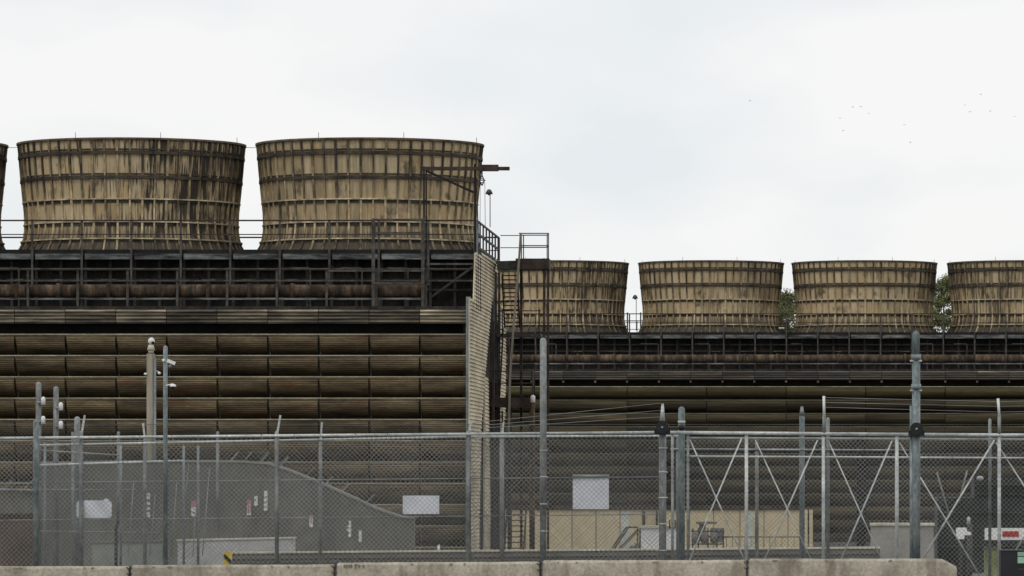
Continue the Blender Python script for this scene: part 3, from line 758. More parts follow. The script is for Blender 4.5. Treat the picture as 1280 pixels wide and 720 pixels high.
# wooden-red boarded wall at the far left
Dr = 125
B = thing('boarded_fence', (ax(-30, Dr), Dr, -1), 'dark red brown boarded fence at the left edge', 'fence')
m = MB(); m.box(ax(-110, Dr), ax(43, Dr), Dr, Dr+.1, -1.2, az(646, Dr)); m.build('boards', M_['redbrown'], B)
m = MB(); m.box(ax(-110, Dr), ax(43, Dr), Dr-.05, Dr+.15, az(646, Dr), az(642, Dr)); m.build('top_rail', M_['pipe'], B)
m = MB(); m.box(ax(-110, Dr), ax(47, Dr), Dr+.5, Dr+.7, -1.2, az(612, Dr)); m.build('back_panel', M_['screen'], B)
m = MB(); m.tube(at(-110, 610, Dr+.4), at(45, 613, Dr+.4), .04, 6); m.build('upper_rail', M_['galv'], B)
for x in (3, 29):
    m = MB(); m.bar(at(x, 612, Dr+.4), at(x+12, 600, Dr+.4), .05, .03); m.build('wire_arm', M_['galv'], B)

# ------------------------------------------------------------------ concrete barriers by the road
def barrier(x0, x1, yl, yr, label, D=77.6, slopeend=False):
    X0, X1 = ax(x0, D), ax(x1, D)
    za, zb = az(yl, D), az(yr, D)
    base = (za+zb)/2-.81
    B = thing('concrete_barrier', ((X0+X1)/2, D, base), label, 'barrier', 'concrete road barriers in a row along the fence')
    m = MB()
    sec = [(-.30, 0), (-.30, .075), (-.125, .33), (-.095, .775), (-.075, .81), (.075, .81), (.095, .775), (.125, .33), (.30, .075), (.30, 0)]
    xsn = [(X0, .0), (X0+.02, 1)] + [(X0+(X1-X0)*k/14, 1) for k in range(1, 14)] + [(X1-.02, 1), (X1, .0)]
    b = len(m.v); k = len(sec)
    for X, full in xsn:
        t = (X-X0)/(X1-X0); zo = za+(zb-za)*t-.81
        for y, z in sec:
            s = 1 if full else .93
            drop = 0
            if slopeend: 
                d = X1-X
                if d < .22: drop = (.22-d)**1.5*1.2
            m.v.append((X, D+y*s, zo+(z if z < .6 else z-(0 if full else .02)-drop)+(rnd.uniform(-.003, .003) if z > .7 else 0)))
    n = len(xsn)
    for i in range(n-1):
        for j in range(k):
            j2 = (j+1) % k; m.face([b+i*k+j, b+(i+1)*k+j, b+(i+1)*k+j2, b+i*k+j2])
    m.face([b+j for j in range(k)]); m.face([b+(n-1)*k+j for j in range(k-1, -1, -1)])
    m.build('barrier_body', M_['conc'], B)
    m = MB()
    for q in range(5):      # broken edge spots
        X = rnd.uniform(X0+.15, X1-.5); zq = za+(zb-za)*(X-X0)/(X1-X0); w_ = rnd.uniform(.03, .09)
        m.prism([(X, D-.0985, zq-.035), (X+w_*.4, D-.0975, zq-.05-rnd.uniform(0, .03)), (X+w_, D-.0985, zq-.033), (X+w_*.6, D-.092, zq-.016), (X+w_*.2, D-.093, zq-.018)], (0, .01, 0))
    m.build('edge_damage', M_['mark'], B)
    return B, X0, X1, (za+zb)/2
bs = [(-94, 161.5, 708, 707.5, 'tan stained concrete barrier, leftmost of the row, below the tall sensor posts'),
      (165.5, 417.5, 706.5, 705.5, 'tan concrete barrier with yellow black marker standing behind it'),
      (422, 674, 703.5, 702, 'pinkish concrete barrier with small dark stamped marks near its left end'),
      (678.5, 932, 700.5, 700, 'grey green concrete barrier below the square white sign and the twin gate posts'),
      (936, 1196, 698.5, 698.5, 'grey concrete barrier with rounded free end, last of the row below the braced gate')]
for i, (a, b, c, d, lb) in enumerate(bs):
    B, X0, X1, zt = barrier(a, b, c, d, lb, slopeend=(i == 4))
    if i < 4:      # steel loops in the joint
        m = MB(); 
        for zz in (-.03, -.12):
            m.bar((X1-.03, 77.50, zt+zz+.02), (X1+.02, 77.50, zt+zz-.02), .012); m.bar((X1+.05, 77.50, zt+zz+.02), (X1+.025, 77.50, zt+zz-.02), .012)
        m.tube((X1+.022, 77.52, zt-.5), (X1+.022, 77.52, zt+.005), .012, 6)
        m.build('joint_loop', M_['brown'], B)
    if i == 2:
        D = 77.5
        for k, x in enumerate((430.5, 433.5, 436.5, 439, 444.5, 449, 454.5)):
            m = MB(); h = (.055, .06, .05, .055, .075, .06, .06)[k]
            z = az(707, D); m.box(ax(x, D)-.011, ax(x, D)+.011, D-.004, D+.05, z-h+.02, z+.015); m.build('stamped_mark', M_['mark'], B)

# paler barrier pieces between fence and screen wall
def block(name, x0, x1, y0l, y0r, D, label, matl, cat='barrier', cap=None, dep=.4):
    X0, X1 = ax(x0, D), ax(x1, D)
    B = thing(name, ((X0+X1)/2, D, 0), label, cat)
    m = MB(); za, zb = az(y0l, D), az(y0r, D)
    m.prism([(X0, D, 0), (X1, D, 0), (X1, D, zb), (X0, D, za)], (0, dep, 0)); m.build('barrier_body', matl, B)
    if cap:
        m = MB(); m.prism([(X0-.02, D-.02, za), (X1+.02, D-.02, zb), (X1+.02, D-.02, zb+.03), (X0-.02, D-.02, za+.03)], (0, dep+.04, 0)); m.build('top_edge', cap, B)
    return B
block('concrete_barrier', 222, 366, 676.5, 673.5, 93, 'whitish barrier block with bright top edge in front of the grey screen wall', mat('whitish_concrete', (.42, .42, .42), (.55, .55, .54), nscale=2, fine=.1, stain=((.2, .2, .19), (1, 1, .6), 1.1, .5, .72)), cap=M_['cap'], dep=.5)
block('concrete_barrier', 115, 204, 679, 678, 94, 'grey green barrier block left of the whitish one', mat('grey_green', (.24, .25, .22), (.33, .34, .30), nscale=1.5, fine=.1), cap=M_['concdk'])
B = thing('hazard_marker', at(284, 720, 86), 'small yellow marker plate with a black diagonal stripe beside the fence foot', 'sign')
D = 86
m = MB(); m.box(ax(279, D), ax(290, D), D, D+.02, az(706, D), az(690, D)); m.build('plate', M_['yellow'], B)
m = MB(); m.prism([at(279.6, 693.5, D-.004), at(282, 693, D-.004), at(289.4, 700.5, D-.004), at(289.4, 705, D-.004), at(287, 705, D-.004), at(279.6, 697.5, D-.004)], (0, -.004, 0)); m.build('stripe', M_['paint_black'], B)
m = MB(); m.box(ax(284, D)-.03, ax(284, D)+.03, D+.025, D+.06, 0, az(691, D)); m.build('stake', M_['galv'], B)

# ------------------------------------------------------------------ chain link fences
def chainlink(x0, x1, zb, zt, D, slope=0.0, pitch=.075, r=.0021, both=True):
    """wires woven at 45 degrees, clipped to the panel; slope lifts the panel along x"""
    m = MB(); h = zt-zb
    k0 = -int(h/pitch)-1; k1 = int((x1-x0)/pitch)+1
    for s in (1, -1):
        for k in range(k0, k1+1):
            u0 = k*pitch; ua, ub = u0, u0+h
            a = max(ua, 0); b = min(ub, x1-x0)
            if b-a < .01: continue
            za = (a-u0) if s > 0 else h-(a-u0); zb_ = (b-u0) if s > 0 else h-(b-u0)
            j = rnd.uniform(-.003, .003)
            p = (x0+a+j, D+s*r, zb+za+slope*a); q = (x0+b+j, D+s*r, zb+zb_+slope*b)
            n = (-s*.7071*r, 0, .7071*r); i = len(m.v)
            for e in (p, q):
                m.v += [(e[0]-n[0], e[1], e[2]-n[2]), (e[0]+n[0], e[1], e[2]+n[2]), (e[0], e[1]-r*1.2, e[2])]
            m.face([i, i+3, i+4, i+1]); m.face([i+1, i+4, i+5, i+2]); m.face([i+2, i+5, i+3, i])
    return m
def vpost(x, ytop, D, w, base=0.0, dome=True):
    m = MB(); X = ax(x, D); m.tube((X, D, base), (X, D, az(ytop, D)), w/2, 12, dome=dome); return m
def px(n, D): return n*D/F

# fence one: nearest
D1 = 81
f1 = thing('chain_link_fence', (ax(380, D1), D1, 0), 'front chain link fence with a bright top rail and three blank white boards', 'fence')
XA, XB = ax(-190, D1), ax(828, D1); zA, zB = az(549.5, D1), az(540.5, D1)
sl = (zB-zA)/(XB-XA)
m = MB(); m.tube((XA, D1-.04, zA), (XB, D1-.04, zB), px(1.9, D1), 10); m.build('top_rail', M_['galvb'], f1)
m = chainlink(XA, XB, .05, zA-.02, D1, sl, r=.0026); m.build('chain_link_mesh', M_['wire'], f1, recalc=False)
for yy in (602, 649):
    m = MB(); m.tube((XA, D1+.01, az(yy+3, D1)), (XB, D1+.01, az(yy-6, D1)), .008, 5); m.build('tension_wire', M_['galv'], f1)
for x, w, arm in ((-142, 5, 1), (101.5, 5.5, 1), (346, 5.5, 1), (585.5, 7, 0)):
    m = vpost(x, 541, D1, px(w, D1)*.95); po = m.build('post', M_['galv'], f1)
    if arm:
        m = MB(); m.bar(at(x+.5, 542, D1), at(x+4.5, 519, D1), .03, .03); m.build('wire_arm', M_['galvb'], po)
for x0, x1, y0, y1, top_ in ((95.5, 139.5, 625.5, 647.5, 0), (503.5, 549, 619.5, 642.5, 0), (716, 761, 594.5, 636.5, 1)):
    lb = ['crumpled blank white board with rounded corners hung behind the fence mesh on the left',
          'blank wide white board hung behind the fence mesh near the end wall of the tower',
          'blank square white board with folded top edge hung behind the mesh above the beige wall'][(x0 > 200)+(x0 > 600)]
    B = thing('blank_sign', at((x0+x1)/2, y1, D1+.05), lb, 'sign', 'blank white boards on the fence')
    a = at(x0, y1, D1+.03); b = at(x1, y0, D1+.03); m = MB(); nx, nz = 16, 8; cr = .05
    i0 = len(m.v)
    for fl in (0, .012):
        for j in range(nz+1):
            for i in range(nx+1):
                u, v = i/nx, j/nz; X = a.x+(b.x-a.x)*u; Z = a.z+(b.z-a.z)*v
                dy = 0
                if x0 < 200:
                    if i in (0, nx) and j in (0, nz): X += .02*(1 if i == 0 else -1); Z += .02*(1 if j == 0 else -1)
                    if j == nz and i in (nx-3, nx-2): Z += .03
                    dy = .012*math.sin(u*9+v*4)
                m.v.append((X, D1+.03+fl+dy+.004*math.sin(u*13), Z))
    st = (nx+1)*(nz+1)
    for j in range(nz):
        for i in range(nx):
            q = i0+j*(nx+1)+i
            m.face([q, q+1, q+nx+2, q+nx+1]); m.face([q+st, q+st+nx+1, q+st+nx+2, q+st+1])
    m.build('board', M_['white'], B)
    if top_:
        m = MB(); m.tube(at(715.5, 595, D1+.02), at(761.5, 595, D1+.02), .022, 8); m.build('top_fold', M_['galv'], B)
    m = MB()
    for u, v in ((x0+3, y0+2), (x1-3, y0+2), (x0+3, y1-2), (x1-3, y1-2)): m.bar(at(u-1, v, D1-.008), at(u+1, v, D1-.008), .008)
    m.build('tie_wire', M_['galv'], B)

for k in range(22):
    x = -20+k*38.5+rnd.uniform(-5, 5); y = 548.5-(x/828)*8
    m = MB(); m.bar(at(x-.4, y-2.3, D1-.06), at(x+.9, y+3.5, D1-.06), .012, .006); m.build('tie', M_['galv'], f1)
# barbed strands between front posts on the right half
m = MB()
for y0, y1 in ((529, 504), (533, 513), (536, 521)):
    m.tube(at(588, y0, D1+.1), at(826, y1, D1+.1), .0035, 4)
m.build('barbed_wire', M_['wire'], f1)
m = MB(); m.bar(at(586, 541, D1), at(589.5, 527, D1), .03, .03); m.build('wire_arm', M_['galvb'], f1)

# fence two just behind
D2 = 88
f2 = thing('chain_link_fence', (ax(430, D2), D2, 0), 'second chain link fence just behind the front one, its rail a little lower', 'fence')
XA, XB = ax(50, D2), ax(850, D2); zA, zB = az(556.5, D2), az(545, D2); sl = (zB-zA)/(XB-XA)
m = MB(); m.tube((XA, D2-.04, zA), (ax(590, D2), D2-.04, az(545.8, D2)), px(1.5, D2), 10); m.tube((ax(590, D2), D2-.04, az(545.8, D2)), (XB, D2-.04, zB), px(1.5, D2), 10); m.build('top_rail', M_['galvb'], f2)
m = chainlink(XA, XB, .05, zA-.02, D2, sl, r=.0018); m.build('chain_link_mesh', M_['wirem'], f2, recalc=False)
for x, w, arm in ((181, 5, -1), (400.5, 5, 1), (627.5, 6, 1)):
    m = vpost(x, 550, D2, px(w, D2)*.95); po = m.build('post', M_['galv'], f2)
    if arm:
        m = MB(); m.bar(at(x+.3, 551, D2), at(x+(1.8 if x > 300 else -1+0), 528, D2) if x > 300 else at(x-2.2+0, 529, D2), .03, .03); m.build('wire_arm', M_['galvb'], po)
# folded sliding gate leaf and leaning panels on the left
D3 = 90
g3 = thing('folded_gate', (ax(140, D3), D3, 0), 'folded tubular gate leaf with bright double rails at the left', 'gate')
m = MB(); m.tube(at(50, 581.5, D3), at(228, 576, D3), px(1.5, D3), 8); m.build('rail', M_['galvb'], g3)
m = MB(); m.tube(at(50, 563, D3+.3), at(150, 569, D3+.3), px(1, D3), 8); m.build('rail', M_['galv'], g3)
m = MB(); m.tube(at(48, 612, D3+.1), at(170, 612, D3+.1), px(.8, D3), 8); m.build('rail', M_['galv'], g3)
m = MB(); m.tube(at(50, 664, D3+.1), at(200, 666, D3+.1), px(.8, D3), 8); m.build('rail', M_['galv'], g3)
for x in (54, 149, 228, 246):
    m = MB(); m.tube((ax(x, D3), D3+.2, 0), (ax(x, D3), D3+.2, az(553+(4 if x > 160 else 0), D3)), px(1.6, D3), 8); m.build('upright', M_['galvblue'], g3)
m = chainlink(ax(50, D3), ax(250, D3), .05, az(582, D3), D3+.05, 0, pitch=.065); m.build('chain_link_mesh', M_['wirem'], g3, recalc=False)
g4 = thing('leaning_rods', (ax(215, D3), D3-.8, 0), 'thin galvanised rods leaning in a loose row against the folded gate', 'rods')
for xa, ya, xb, yb in ((153, 580, 147, 612), (167, 604, 160, 672), (194, 618, 187, 672), (221, 602, 214, 672), (236, 580, 231, 600), (262, 585, 253, 671), (244, 640, 241, 672), (208, 600, 203, 672)):
    m = MB(); m.tube(at(xa, ya, D3-.6), at(xb, yb+24, D3-.8), px(.55, D3), 6); m.build('rod', M_['galv'], g4)
g5 = thing('bollard', (ax(147.5, D3-1.5), D3-1.5, 0), 'short pale post left of the leaning rods with black foot', 'post')
m = MB(); m.tube(at(147.5, 657, D3-1.5), at(147.5, 618, D3-1.5), px(2, D3), 8, dome=True); m.build('shaft', M_['galv'], g5)
m = MB(); m.tube((ax(145, D3-1.5), D3-1.5, 0), at(145, 657, D3-1.5), px(2.2, D3), 8); m.build('foot', M_['black_p'], g5)

# fence three: tall old mesh farther back along the whole width
D4 = 108
f3 = thing('chain_link_fence', (ax(640, D4), D4, -.3), 'far dull chain link fence rising above the front rails along the whole width', 'fence')
m = chainlink(ax(-120, D4), ax(1500, D4), -.1, az(530, D4), D4, 0, pitch=.085, r=.002); m.build('chain_link_mesh', M_['wiredk'], f3, recalc=False)
for x in (148, 272, 492, 756, 1237.5, 1380):
    if x in (492, 756): continue
    m = vpost(x, 541, D4, px(4, D4), -.3); m.build('post', M_['galv'], f3)
m = MB(); m.tube(at(-120, 530.5, D4), at(1500, 530.5, D4), .006, 5); m.build('top_wire', M_['wiredk'], f3)

# ------------------------------------------------------------------ stand-alone posts
def bands(B, x, ys_, D, w):
    for y in ys_:
        m = MB(); m.tube(at(x, y+.7, D), at(x, y-.7, D), px(w/2+.5, D), 12)
        m.box(ax(x, D)+px(w/2, D), ax(x, D)+px(w/2+1.8, D), D-.02, D+.02, az(y+.6, D), az(y-.6, D)); m.build('tension_band', M_['galvb'], B)
def post_thing(name, x, ytop, D, w, label, matl, cat='post', grp=None, base=0.0):
    B = thing(name, (ax(x, D), D, base), label, cat, grp)
    vpost(x, ytop, D, px(w, D), base).build('shaft', matl, B); return B
def sensor(B, x, y, D, s=1.0):
    m = MB(); c = at(x, y, D-.06)
    m.tube(c+Vector((0, 0, -.05*s)), c+Vector((0, 0, .045*s)), .036*s, 10, dome=True); m.m = 1
    m.box(c.x-.09*s, c.x, D-.09, D-.03, c.z-.02, c.z+.01); m.build('sensor', [M_['whitec'], M_['galv']], B)
post_thing('fence_post', 45, 528, 80.6, 7, 'bluish galvanised post at the left edge where the front fence meets the gate', M_['galvblue'])
for x, yt, w, sx, s1, s2, lb in ((48.2, 480.5, 7, 54, 502, 526, 'grey post with two small white sensors, the left one of the pair'),
                             (70, 486, 6.8, 76, 509, 532, 'grey post with two small white sensors, the right one of the pair')):
    B = post_thing('sensor_post', x, yt, 92, w, lb, M_['galv'], 'post', 'posts with white sensors'); sensor(B, sx, s1, 92, 1.1); sensor(B, sx, s2, 92, 1.1)
B = post_thing('fence_post', 96.5, 524, 92, 7.5, 'short thick grey post just above the rail right of the two sensor posts', M_['galv'])
m = MB(); m.tube((ax(92, 92), 92.1, 0), at(92, 540, 92.1), .04, 8); m.build('side_tube', M_['galvblue'], B)
# timber pole with camera
Dp = 124
B = thing('camera_pole', (ax(188.5, Dp), Dp, 0), 'thick weathered pole with a white dome camera on top', 'pole')
m = MB(); m.tube((ax(188.5, Dp), Dp, 0), at(188.5, 442, Dp), px(5.6, Dp), 14, r2=px(5.1, Dp)); m.build('shaft', M_['pole'], B)
m = MB(); m.tube((ax(194, Dp), Dp-.09, 0), at(194, 447, Dp-.09), px(1.3, Dp), 8); m.build('conduit', M_['galvblue'], B)
m = MB(); c = at(188.7, 441, Dp)
m.tube(c, at(188.7, 438, Dp), .065, 10); m.tube(at(188.7, 438, Dp), at(188.9, 431, Dp), .095, 12, r2=.06); m.build('camera_mount', M_['cap'], B)
m = MB(); m.ball(at(189.3, 426.5, Dp), .082); m.bar(at(188, 424, Dp), at(191, 423.5, Dp), .08); cam_ = m.build('camera', M_['whitec'], B)
m = MB(); m.tube(at(191, 428.5, Dp-.08), at(191.4, 428.8, Dp-.12), .036, 10); m.build('lens', M_['black_p'], cam_)
m = MB(); m.ball(at(182, 467.5, Dp-.05), .04, .04, .03); m.bar(at(182, 467.5, Dp-.05), at(185, 466.5, Dp-.03), .02); m.build('camera', M_['whitec'], B)
m = MB(); m.ball(at(199, 466.5, Dp-.05), .042, .04, .034); m.bar(at(192, 462, Dp-.05), at(199, 465, Dp-.05), .02); m.build('camera', M_['whitec'], B)
B = post_thing('camera_post', 206.8, 434.5, 80, 5.6, 'tall slender galvanised post with a slanted arm and hanging dome camera', M_['galvblue'], 'post')
m = MB(); m.bar(at(209, 450.5, 79.9), at(219, 454.5, 79.9), .022, .05); m.tube(at(203.5, 449, 79.95), at(205, 452, 79.95), .02, 8)
m.build('arm', M_['whitec'], B)
m = MB(); m.ball(at(212.5, 458, 79.9), .03); m.build('camera', M_['galv'], B)
m = MB(); m.tube(at(208, 482, 79.95), at(216, 480, 79.95), .012, 6)
c = at(216.3, 483, 79.9); m.lathe(c, [(.01, .04), (.035, .03), (.048, .005), (.048, -.005), (.01, -.005)], 14); dm = m.build('camera', M_['whitec'], B)
m = MB(); m.ball(at(216.3, 484.3, 79.9), .034, .034, .03); m.build('dome', M_['black_p'], dm)
# right of centre
B = post_thing('fence_post', 679, 426, 80.7, 8.2, 'tall plain galvanised post left of the square white board', M_['galv']); bands(B, 679, (563, 596, 630, 664), 80.7, 8.2)
B = post_thing('gate_post', 828.3, 541, 80.6, 9.2, 'thick gate post with pale cone top and black roller box', M_['galv'], 'gate post', 'gate posts with black rollers')
m = MB(); m.tube(at(828, 526, 80.6), at(828.3, 504.5, 80.6), px(3.4, 80), 12, r2=px(1.5, 80)); m.build('cone_top', M_['galvb'], B)
bands(B, 828.3, (560, 590, 622, 655, 688), 80.6, 9.2)
def roller(B, x, y, D):
    m = MB(); c = at(x, y, D)
    m.tube(c+Vector((0, -.14, 0)), c+Vector((0, .1, 0)), px(8, D), 18)
    m.box(c.x-px(10, D), c.x+px(10, D), D-.12, D+.1, c.z-px(9, D), c.z-px(2, D)); r = m.build('roller', M_['black_p'], B)
    m = MB(); m.tube(c+Vector((0, -.16, 0)), c+Vector((0, -.139, 0)), px(1.3, D), 8); m.build('roller_bolt', M_['galvb'], r)
roller(B, 828, 534, 80.5)
B = post_thing('gate_post', 852, 512, 81.2, 8.2, 'capped gate post just right of the cone topped one', M_['galvblue'], 'gate post')
m = MB(); m.ball(at(852, 534.5, 81.05), px(5, 81), px(4, 81), px(4, 81)); m.build('clamp', M_['black_p'], B)
m = MB(); m.tube(at(852, 529, 81.2), at(852, 526, 81.2), px(4.9, 81), 14); m.build('collar', M_['galvb'], B)
B = thing('gate_post', (ax(1145, 78.9), 78.9, 0), 'tallest thick gate post with two collars and a black roller box', 'gate post', 'gate posts with black rollers')
D = 78.9
m = MB(); m.tube((ax(1145.5, D), D, 0), at(1145.2, 446, D), px(5.2, D), 14); m.tube(at(1145.2, 446, D), at(1145, 418, D), px(4.6, D), 14, dome=True); m.build('shaft', M_['galvblue'], B)
for y in (447, 484):
    m = MB(); m.tube(at(1145.2, y+3, D), at(1145.2, y-4, D), px(6.4, D), 14); m.m = 1
    m.box(ax(1137.5, D), ax(1152.5, D), D-.05, D+.05, az(y+5, D), az(y+3, D)); m.build('collar', [M_['galvblue'], M_['galvb']], B)
m = MB(); m.tube((ax(1139.6, D), D+.02, 0), at(1139.6, 507, D+.02), px(2.6, D), 10); m.build('side_tube', M_['galvblue'], B)
roller(B, 1145.5, 536, D-.05)
B = post_thing('fence_post', 1002.5, 520, 84, 6.8, 'grey post with tapered tip behind the gate', M_['galvblue'])
m = MB(); m.tube(at(1002.5, 520, 84), at(1002.3, 508, 84), px(3.4, 84), 12, r2=px(1.6, 84)); m.build('tapered_tip', M_['galv'], B)

# ------------------------------------------------------------------ right fence with wire arms
D5 = 83
f5 = thing('chain_link_fence', (ax(1060, D5), D5, 0), 'chain link fence behind the braced gate, barbed strands above it', 'fence')
m = chainlink(ax(840, D5), ax(1420, D5), .05, az(546, D5), D5, 0, r=.0025); m.build('chain_link_mesh', M_['wire'], f5, recalc=False)
for y in (561.5,): 
    m = MB(); m.tube(at(838, y, D5-.03), at(1140, y+1.5, D5-.03), px(1.4, D5), 8); m.build('rail', M_['galv'], f5)
for x, yt, w in ((846.5, 546, 2.5), (946, 548, 4.5), (1035, 524, 4.4), (1237.3, 525, 4)):
    m = vpost(x, yt, D5, px(w, D5)); m.build('post', M_['galv'], f5)
# ------------------------------------------------------------------ the gate
DG = 79.6
gt = thing('sliding_gate', (ax(1080, DG), DG, .1), 'long galvanised sliding gate with crossed bracing rods behind the barriers', 'gate')
def grail(x0, y0, x1, y1, w, D=DG, mt='galvb'):
    m = MB(); m.tube(at(x0, y0, D), at(x1, y1, D), px(w/2, D), 12); return m.build('rail', M_[mt], gt)
grail(838, 540.8, 1140, 543.3, 4.6); grail(1140, 543.3, 1420, 545.0, 4.6)
grail(861, 547.3, 1420, 549.6, 2.6, DG+.04)
grail(861, 570.3, 1420, 573.3, 2.4, DG+.04)
grail(830, 738, 1420, 742, 4)
for x, w in ((840.5, 3.6), (860, 3.6), (933, 4.6), (1029.3, 4.6), (1121, 4.8), (1249, 4.6), (1360, 4.6)):
    m = MB(); ylo = 738; m.tube(at(x, ylo, DG+.02), at(x, 541.5+(x-838)*.008, DG+.02), px(w/2, DG), 10); m.build('upright', M_['galvb' if w > 4 else 'galv'], gt)
for xa, ya, xb, yb, w in ((862, 549, 930, 699, 1.7), (927, 548, 863, 698, 1.9), (944, 550, 1013, 698, 1.5), (1022, 550, 957, 697, 1.9), (1035, 550, 1101, 698, 1.6),
                       (1115, 551, 1052, 698, 2.0), (1124, 553, 1225, 720, 1.8), (1243, 550, 1154, 698, 2.2), (1245, 553, 1340, 700, 1.8), (1354, 553, 1262, 700, 1.8)):
    off = -.06 if xa > xb else .07
    t = (738-ya)/(yb-ya); m = MB(); m.tube(at(xa, ya, DG+off), at(xa+(xb-xa)*t*.985, ya+(yb-ya)*t*.985, DG+off), px(w/2, DG), 8); m.build('brace_rod', M_['galvb'], gt)
for x, yt, yb, dx in ((1029.8, 495, 541, .4), (1247.5, 498, 541, 1.5)):
    m = MB(); m.tube(at(x+dx, 519, DG), at(x, yt, DG), px(1.7, DG), 8); m.build('wire_arm', M_['whitec'], gt)
    m = MB(); m.tube(at(x+dx*1.2, 545, DG), at(x+dx, 519, DG), px(2.1, DG), 8); m.build('arm_holder', M_['galv'], gt)
m = MB()
for y0, y1 in ((497, 502), (503, 508), (509, 515)): m.tube(at(1030, y0, DG), at(1248, y1, DG), .0035, 4); m.tube(at(1248, y1, DG), at(1420, y1-3, DG), .0035, 4)
m.build('barbed_wire', M_['wire'], gt)

# ------------------------------------------------------------------ traffic arm, cabinet
Db = 92
B = thing('barrier_arm', (ax(1260, Db), Db, 0), 'white barrier arm with a red reflective band at the right edge', 'barrier arm')
m = MB(); m.box(ax(1231, Db), ax(1400, Db), Db, Db+.06, az(675, Db), az(660, Db)); m.build('board', M_['whitec'], B)
for a in (1253, 1295, 1337):
    m = MB(); m.box(ax(a, Db), ax(a+20.5, Db), Db-.012, Db-.003, az(671, Db), az(664, Db)); m.build('reflector', M_['red'], B)
m = MB(); m.box(ax(1232, Db), ax(1236, Db), Db+.065, Db+.13, 0, az(662, Db)); m.build('support', M_['steel'], B)
m = MB(); m.box(ax(1380, Db), ax(1392, Db), Db+.065, Db+.4, 0, az(655, Db)); m.build('support', M_['steel'], B)
B = thing('white_plate', (ax(1204, Db), Db, 0), 'square white plate with a short arm left of the striped barrier arm', 'sign')
m = MB(); m.prism([at(1195, 674, Db), at(1205, 674, Db), at(1206, 669, Db), at(1214, 669, Db), at(1214, 665.5, Db), at(1209, 664, Db), at(1208, 659.5, Db), at(1195, 659.5, Db)], (0, .03, 0)); m.build('plate', M_['whitec'], B)
m = MB(); m.box(ax(1199, Db), ax(1203, Db), Db+.035, Db+.1, 0, az(662, Db)); m.build('stand', M_['steel'], B)
B = thing('lamp_post', (ax(1210.5, Db+1), Db+1, 0), 'tiny pale lamp on a dark stand above the square white plate', 'lamp')
m = MB(); m.tube((ax(1212, Db+1), Db+1, 0), at(1212, 655, Db+1), .05, 8); m.build('stand', M_['steel'], B)
m = MB(); m.tube(at(1210.8, 655, Db+1), at(1210.8, 648, Db+1), .035, 10, dome=True); m.build('lamp_head', M_['galvb'], B)
# cabinet at the lower right corner
Dc = 76.5
B = thing('equipment_cabinet', (ax(1290, Dc), Dc, 0), 'black cabinet with a pale green window in the lower right corner', 'cabinet')
m = MB(); m.box(ax(1250.8, Dc), ax(1345, Dc), Dc, Dc+.7, .05, az(688.5, Dc)); m.build('cabinet_body', M_['paint_black'], B)
m = MB(); m.box(ax(1250, Dc), ax(1346, Dc), Dc-.02, Dc+.72, az(688.5, Dc), az(687.8, Dc)); m.build('top_edge', M_['black_p'], B)
for a, b in ((690, 695), (696, 704)):
    m = MB(); m.box(ax(1272, Dc), ax(1325, Dc), Dc-.012, Dc-.002, az(b, Dc), az(a, Dc)); m.build('window', M_['green_glass'], B)
for a in (707, 711):
    m = MB(); m.box(ax(1272, Dc), ax(1325, Dc), Dc-.012, Dc-.002, az(a+.8, Dc), az(a, Dc)); m.build('trim', M_['steelg'], B)
for a in (1253, 1335):
    m = MB(); m.box(ax(a, Dc), ax(a+8, Dc), Dc+.05, Dc+.65, 0, .05); m.build('foot', M_['black_p'], B)
# dark machine housing behind the arm
Dm = 101
B = thing('machine_housing', (ax(1290, Dm), Dm, 0), 'large dark green black machine housing behind the striped arm at the right edge', 'machine')
dk = mat('dark_green_paint', (.014, .019, .018), (.034, .042, .038), scale=(1, 1, .5), nscale=2, fine=.3, rough=.6)
m = MB(); m.box(ax(1172, Dm), ax(1420, Dm), Dm, Dm+2.4, .25, az(622, Dm)); m.box(ax(1218, Dm), ax(1420, Dm), Dm+.1, Dm+2.2, az(622, Dm), az(597, Dm)); m.build('housing', dk, B)
for k, x in enumerate(range(1178, 1400, 22)):
    m = MB(); m.box(ax(x, Dm), ax(x+1.6, Dm), Dm-.04, Dm-.003, .3, az(626, Dm)); m.build('panel_rib', dk, B)
for y in (605, 617, 640, 682):
    m = MB(); m.box(ax(1219 if y < 620 else 1173, Dm), ax(1420, Dm), Dm-.06, Dm+.097 if y < 620 else Dm-.003, az(y+1.2, Dm), az(y, Dm)); m.build('trim', M_['steelg'], B)
for x in (1190, 1300, 1400):
    m = MB(); m.tube((ax(x, Dm), Dm-.1, .3), (ax(x, Dm), Dm+.2, .3), .3, 18); m.build('wheel', M_['black_p'], B)
m = MB(); m.ball(at(1225, 598, Dm-.05), .07, .06, .05); m.build('lamp', M_['galvb'], B)
for a_, b_ in (((1171, 590), (1186, 642)), ((1209, 588), (1199, 626))):
    m = MB(); m.tube(at(*a_, Dm-.2), at(*b_, Dm-.2), .02, 6); m.build('strut', M_['galv'], B)
# small box behind the uprights
B = thing('utility_box', (ax(1241, Db-1), Db-1, 0), 'small olive utility box below the striped barrier arm', 'box')
m = MB(); m.box(ax(1231, Db-1), ax(1251, Db-1), Db-1, Db-.6, .3, az(686, Db-1)); m.build('box_body', M_['leaf'], B)
m = MB(); m.box(ax(1230, Db-1), ax(1252, Db-1), Db-1.03, Db-.57, az(686, Db-1), az(684.5, Db-1)); m.build('lid', M_['steelg'], B)
m = MB(); m.box(ax(1239, Db-1), ax(1243, Db-1), Db-.9, Db-.7, 0, .3); m.build('stand', M_['steel'], B)

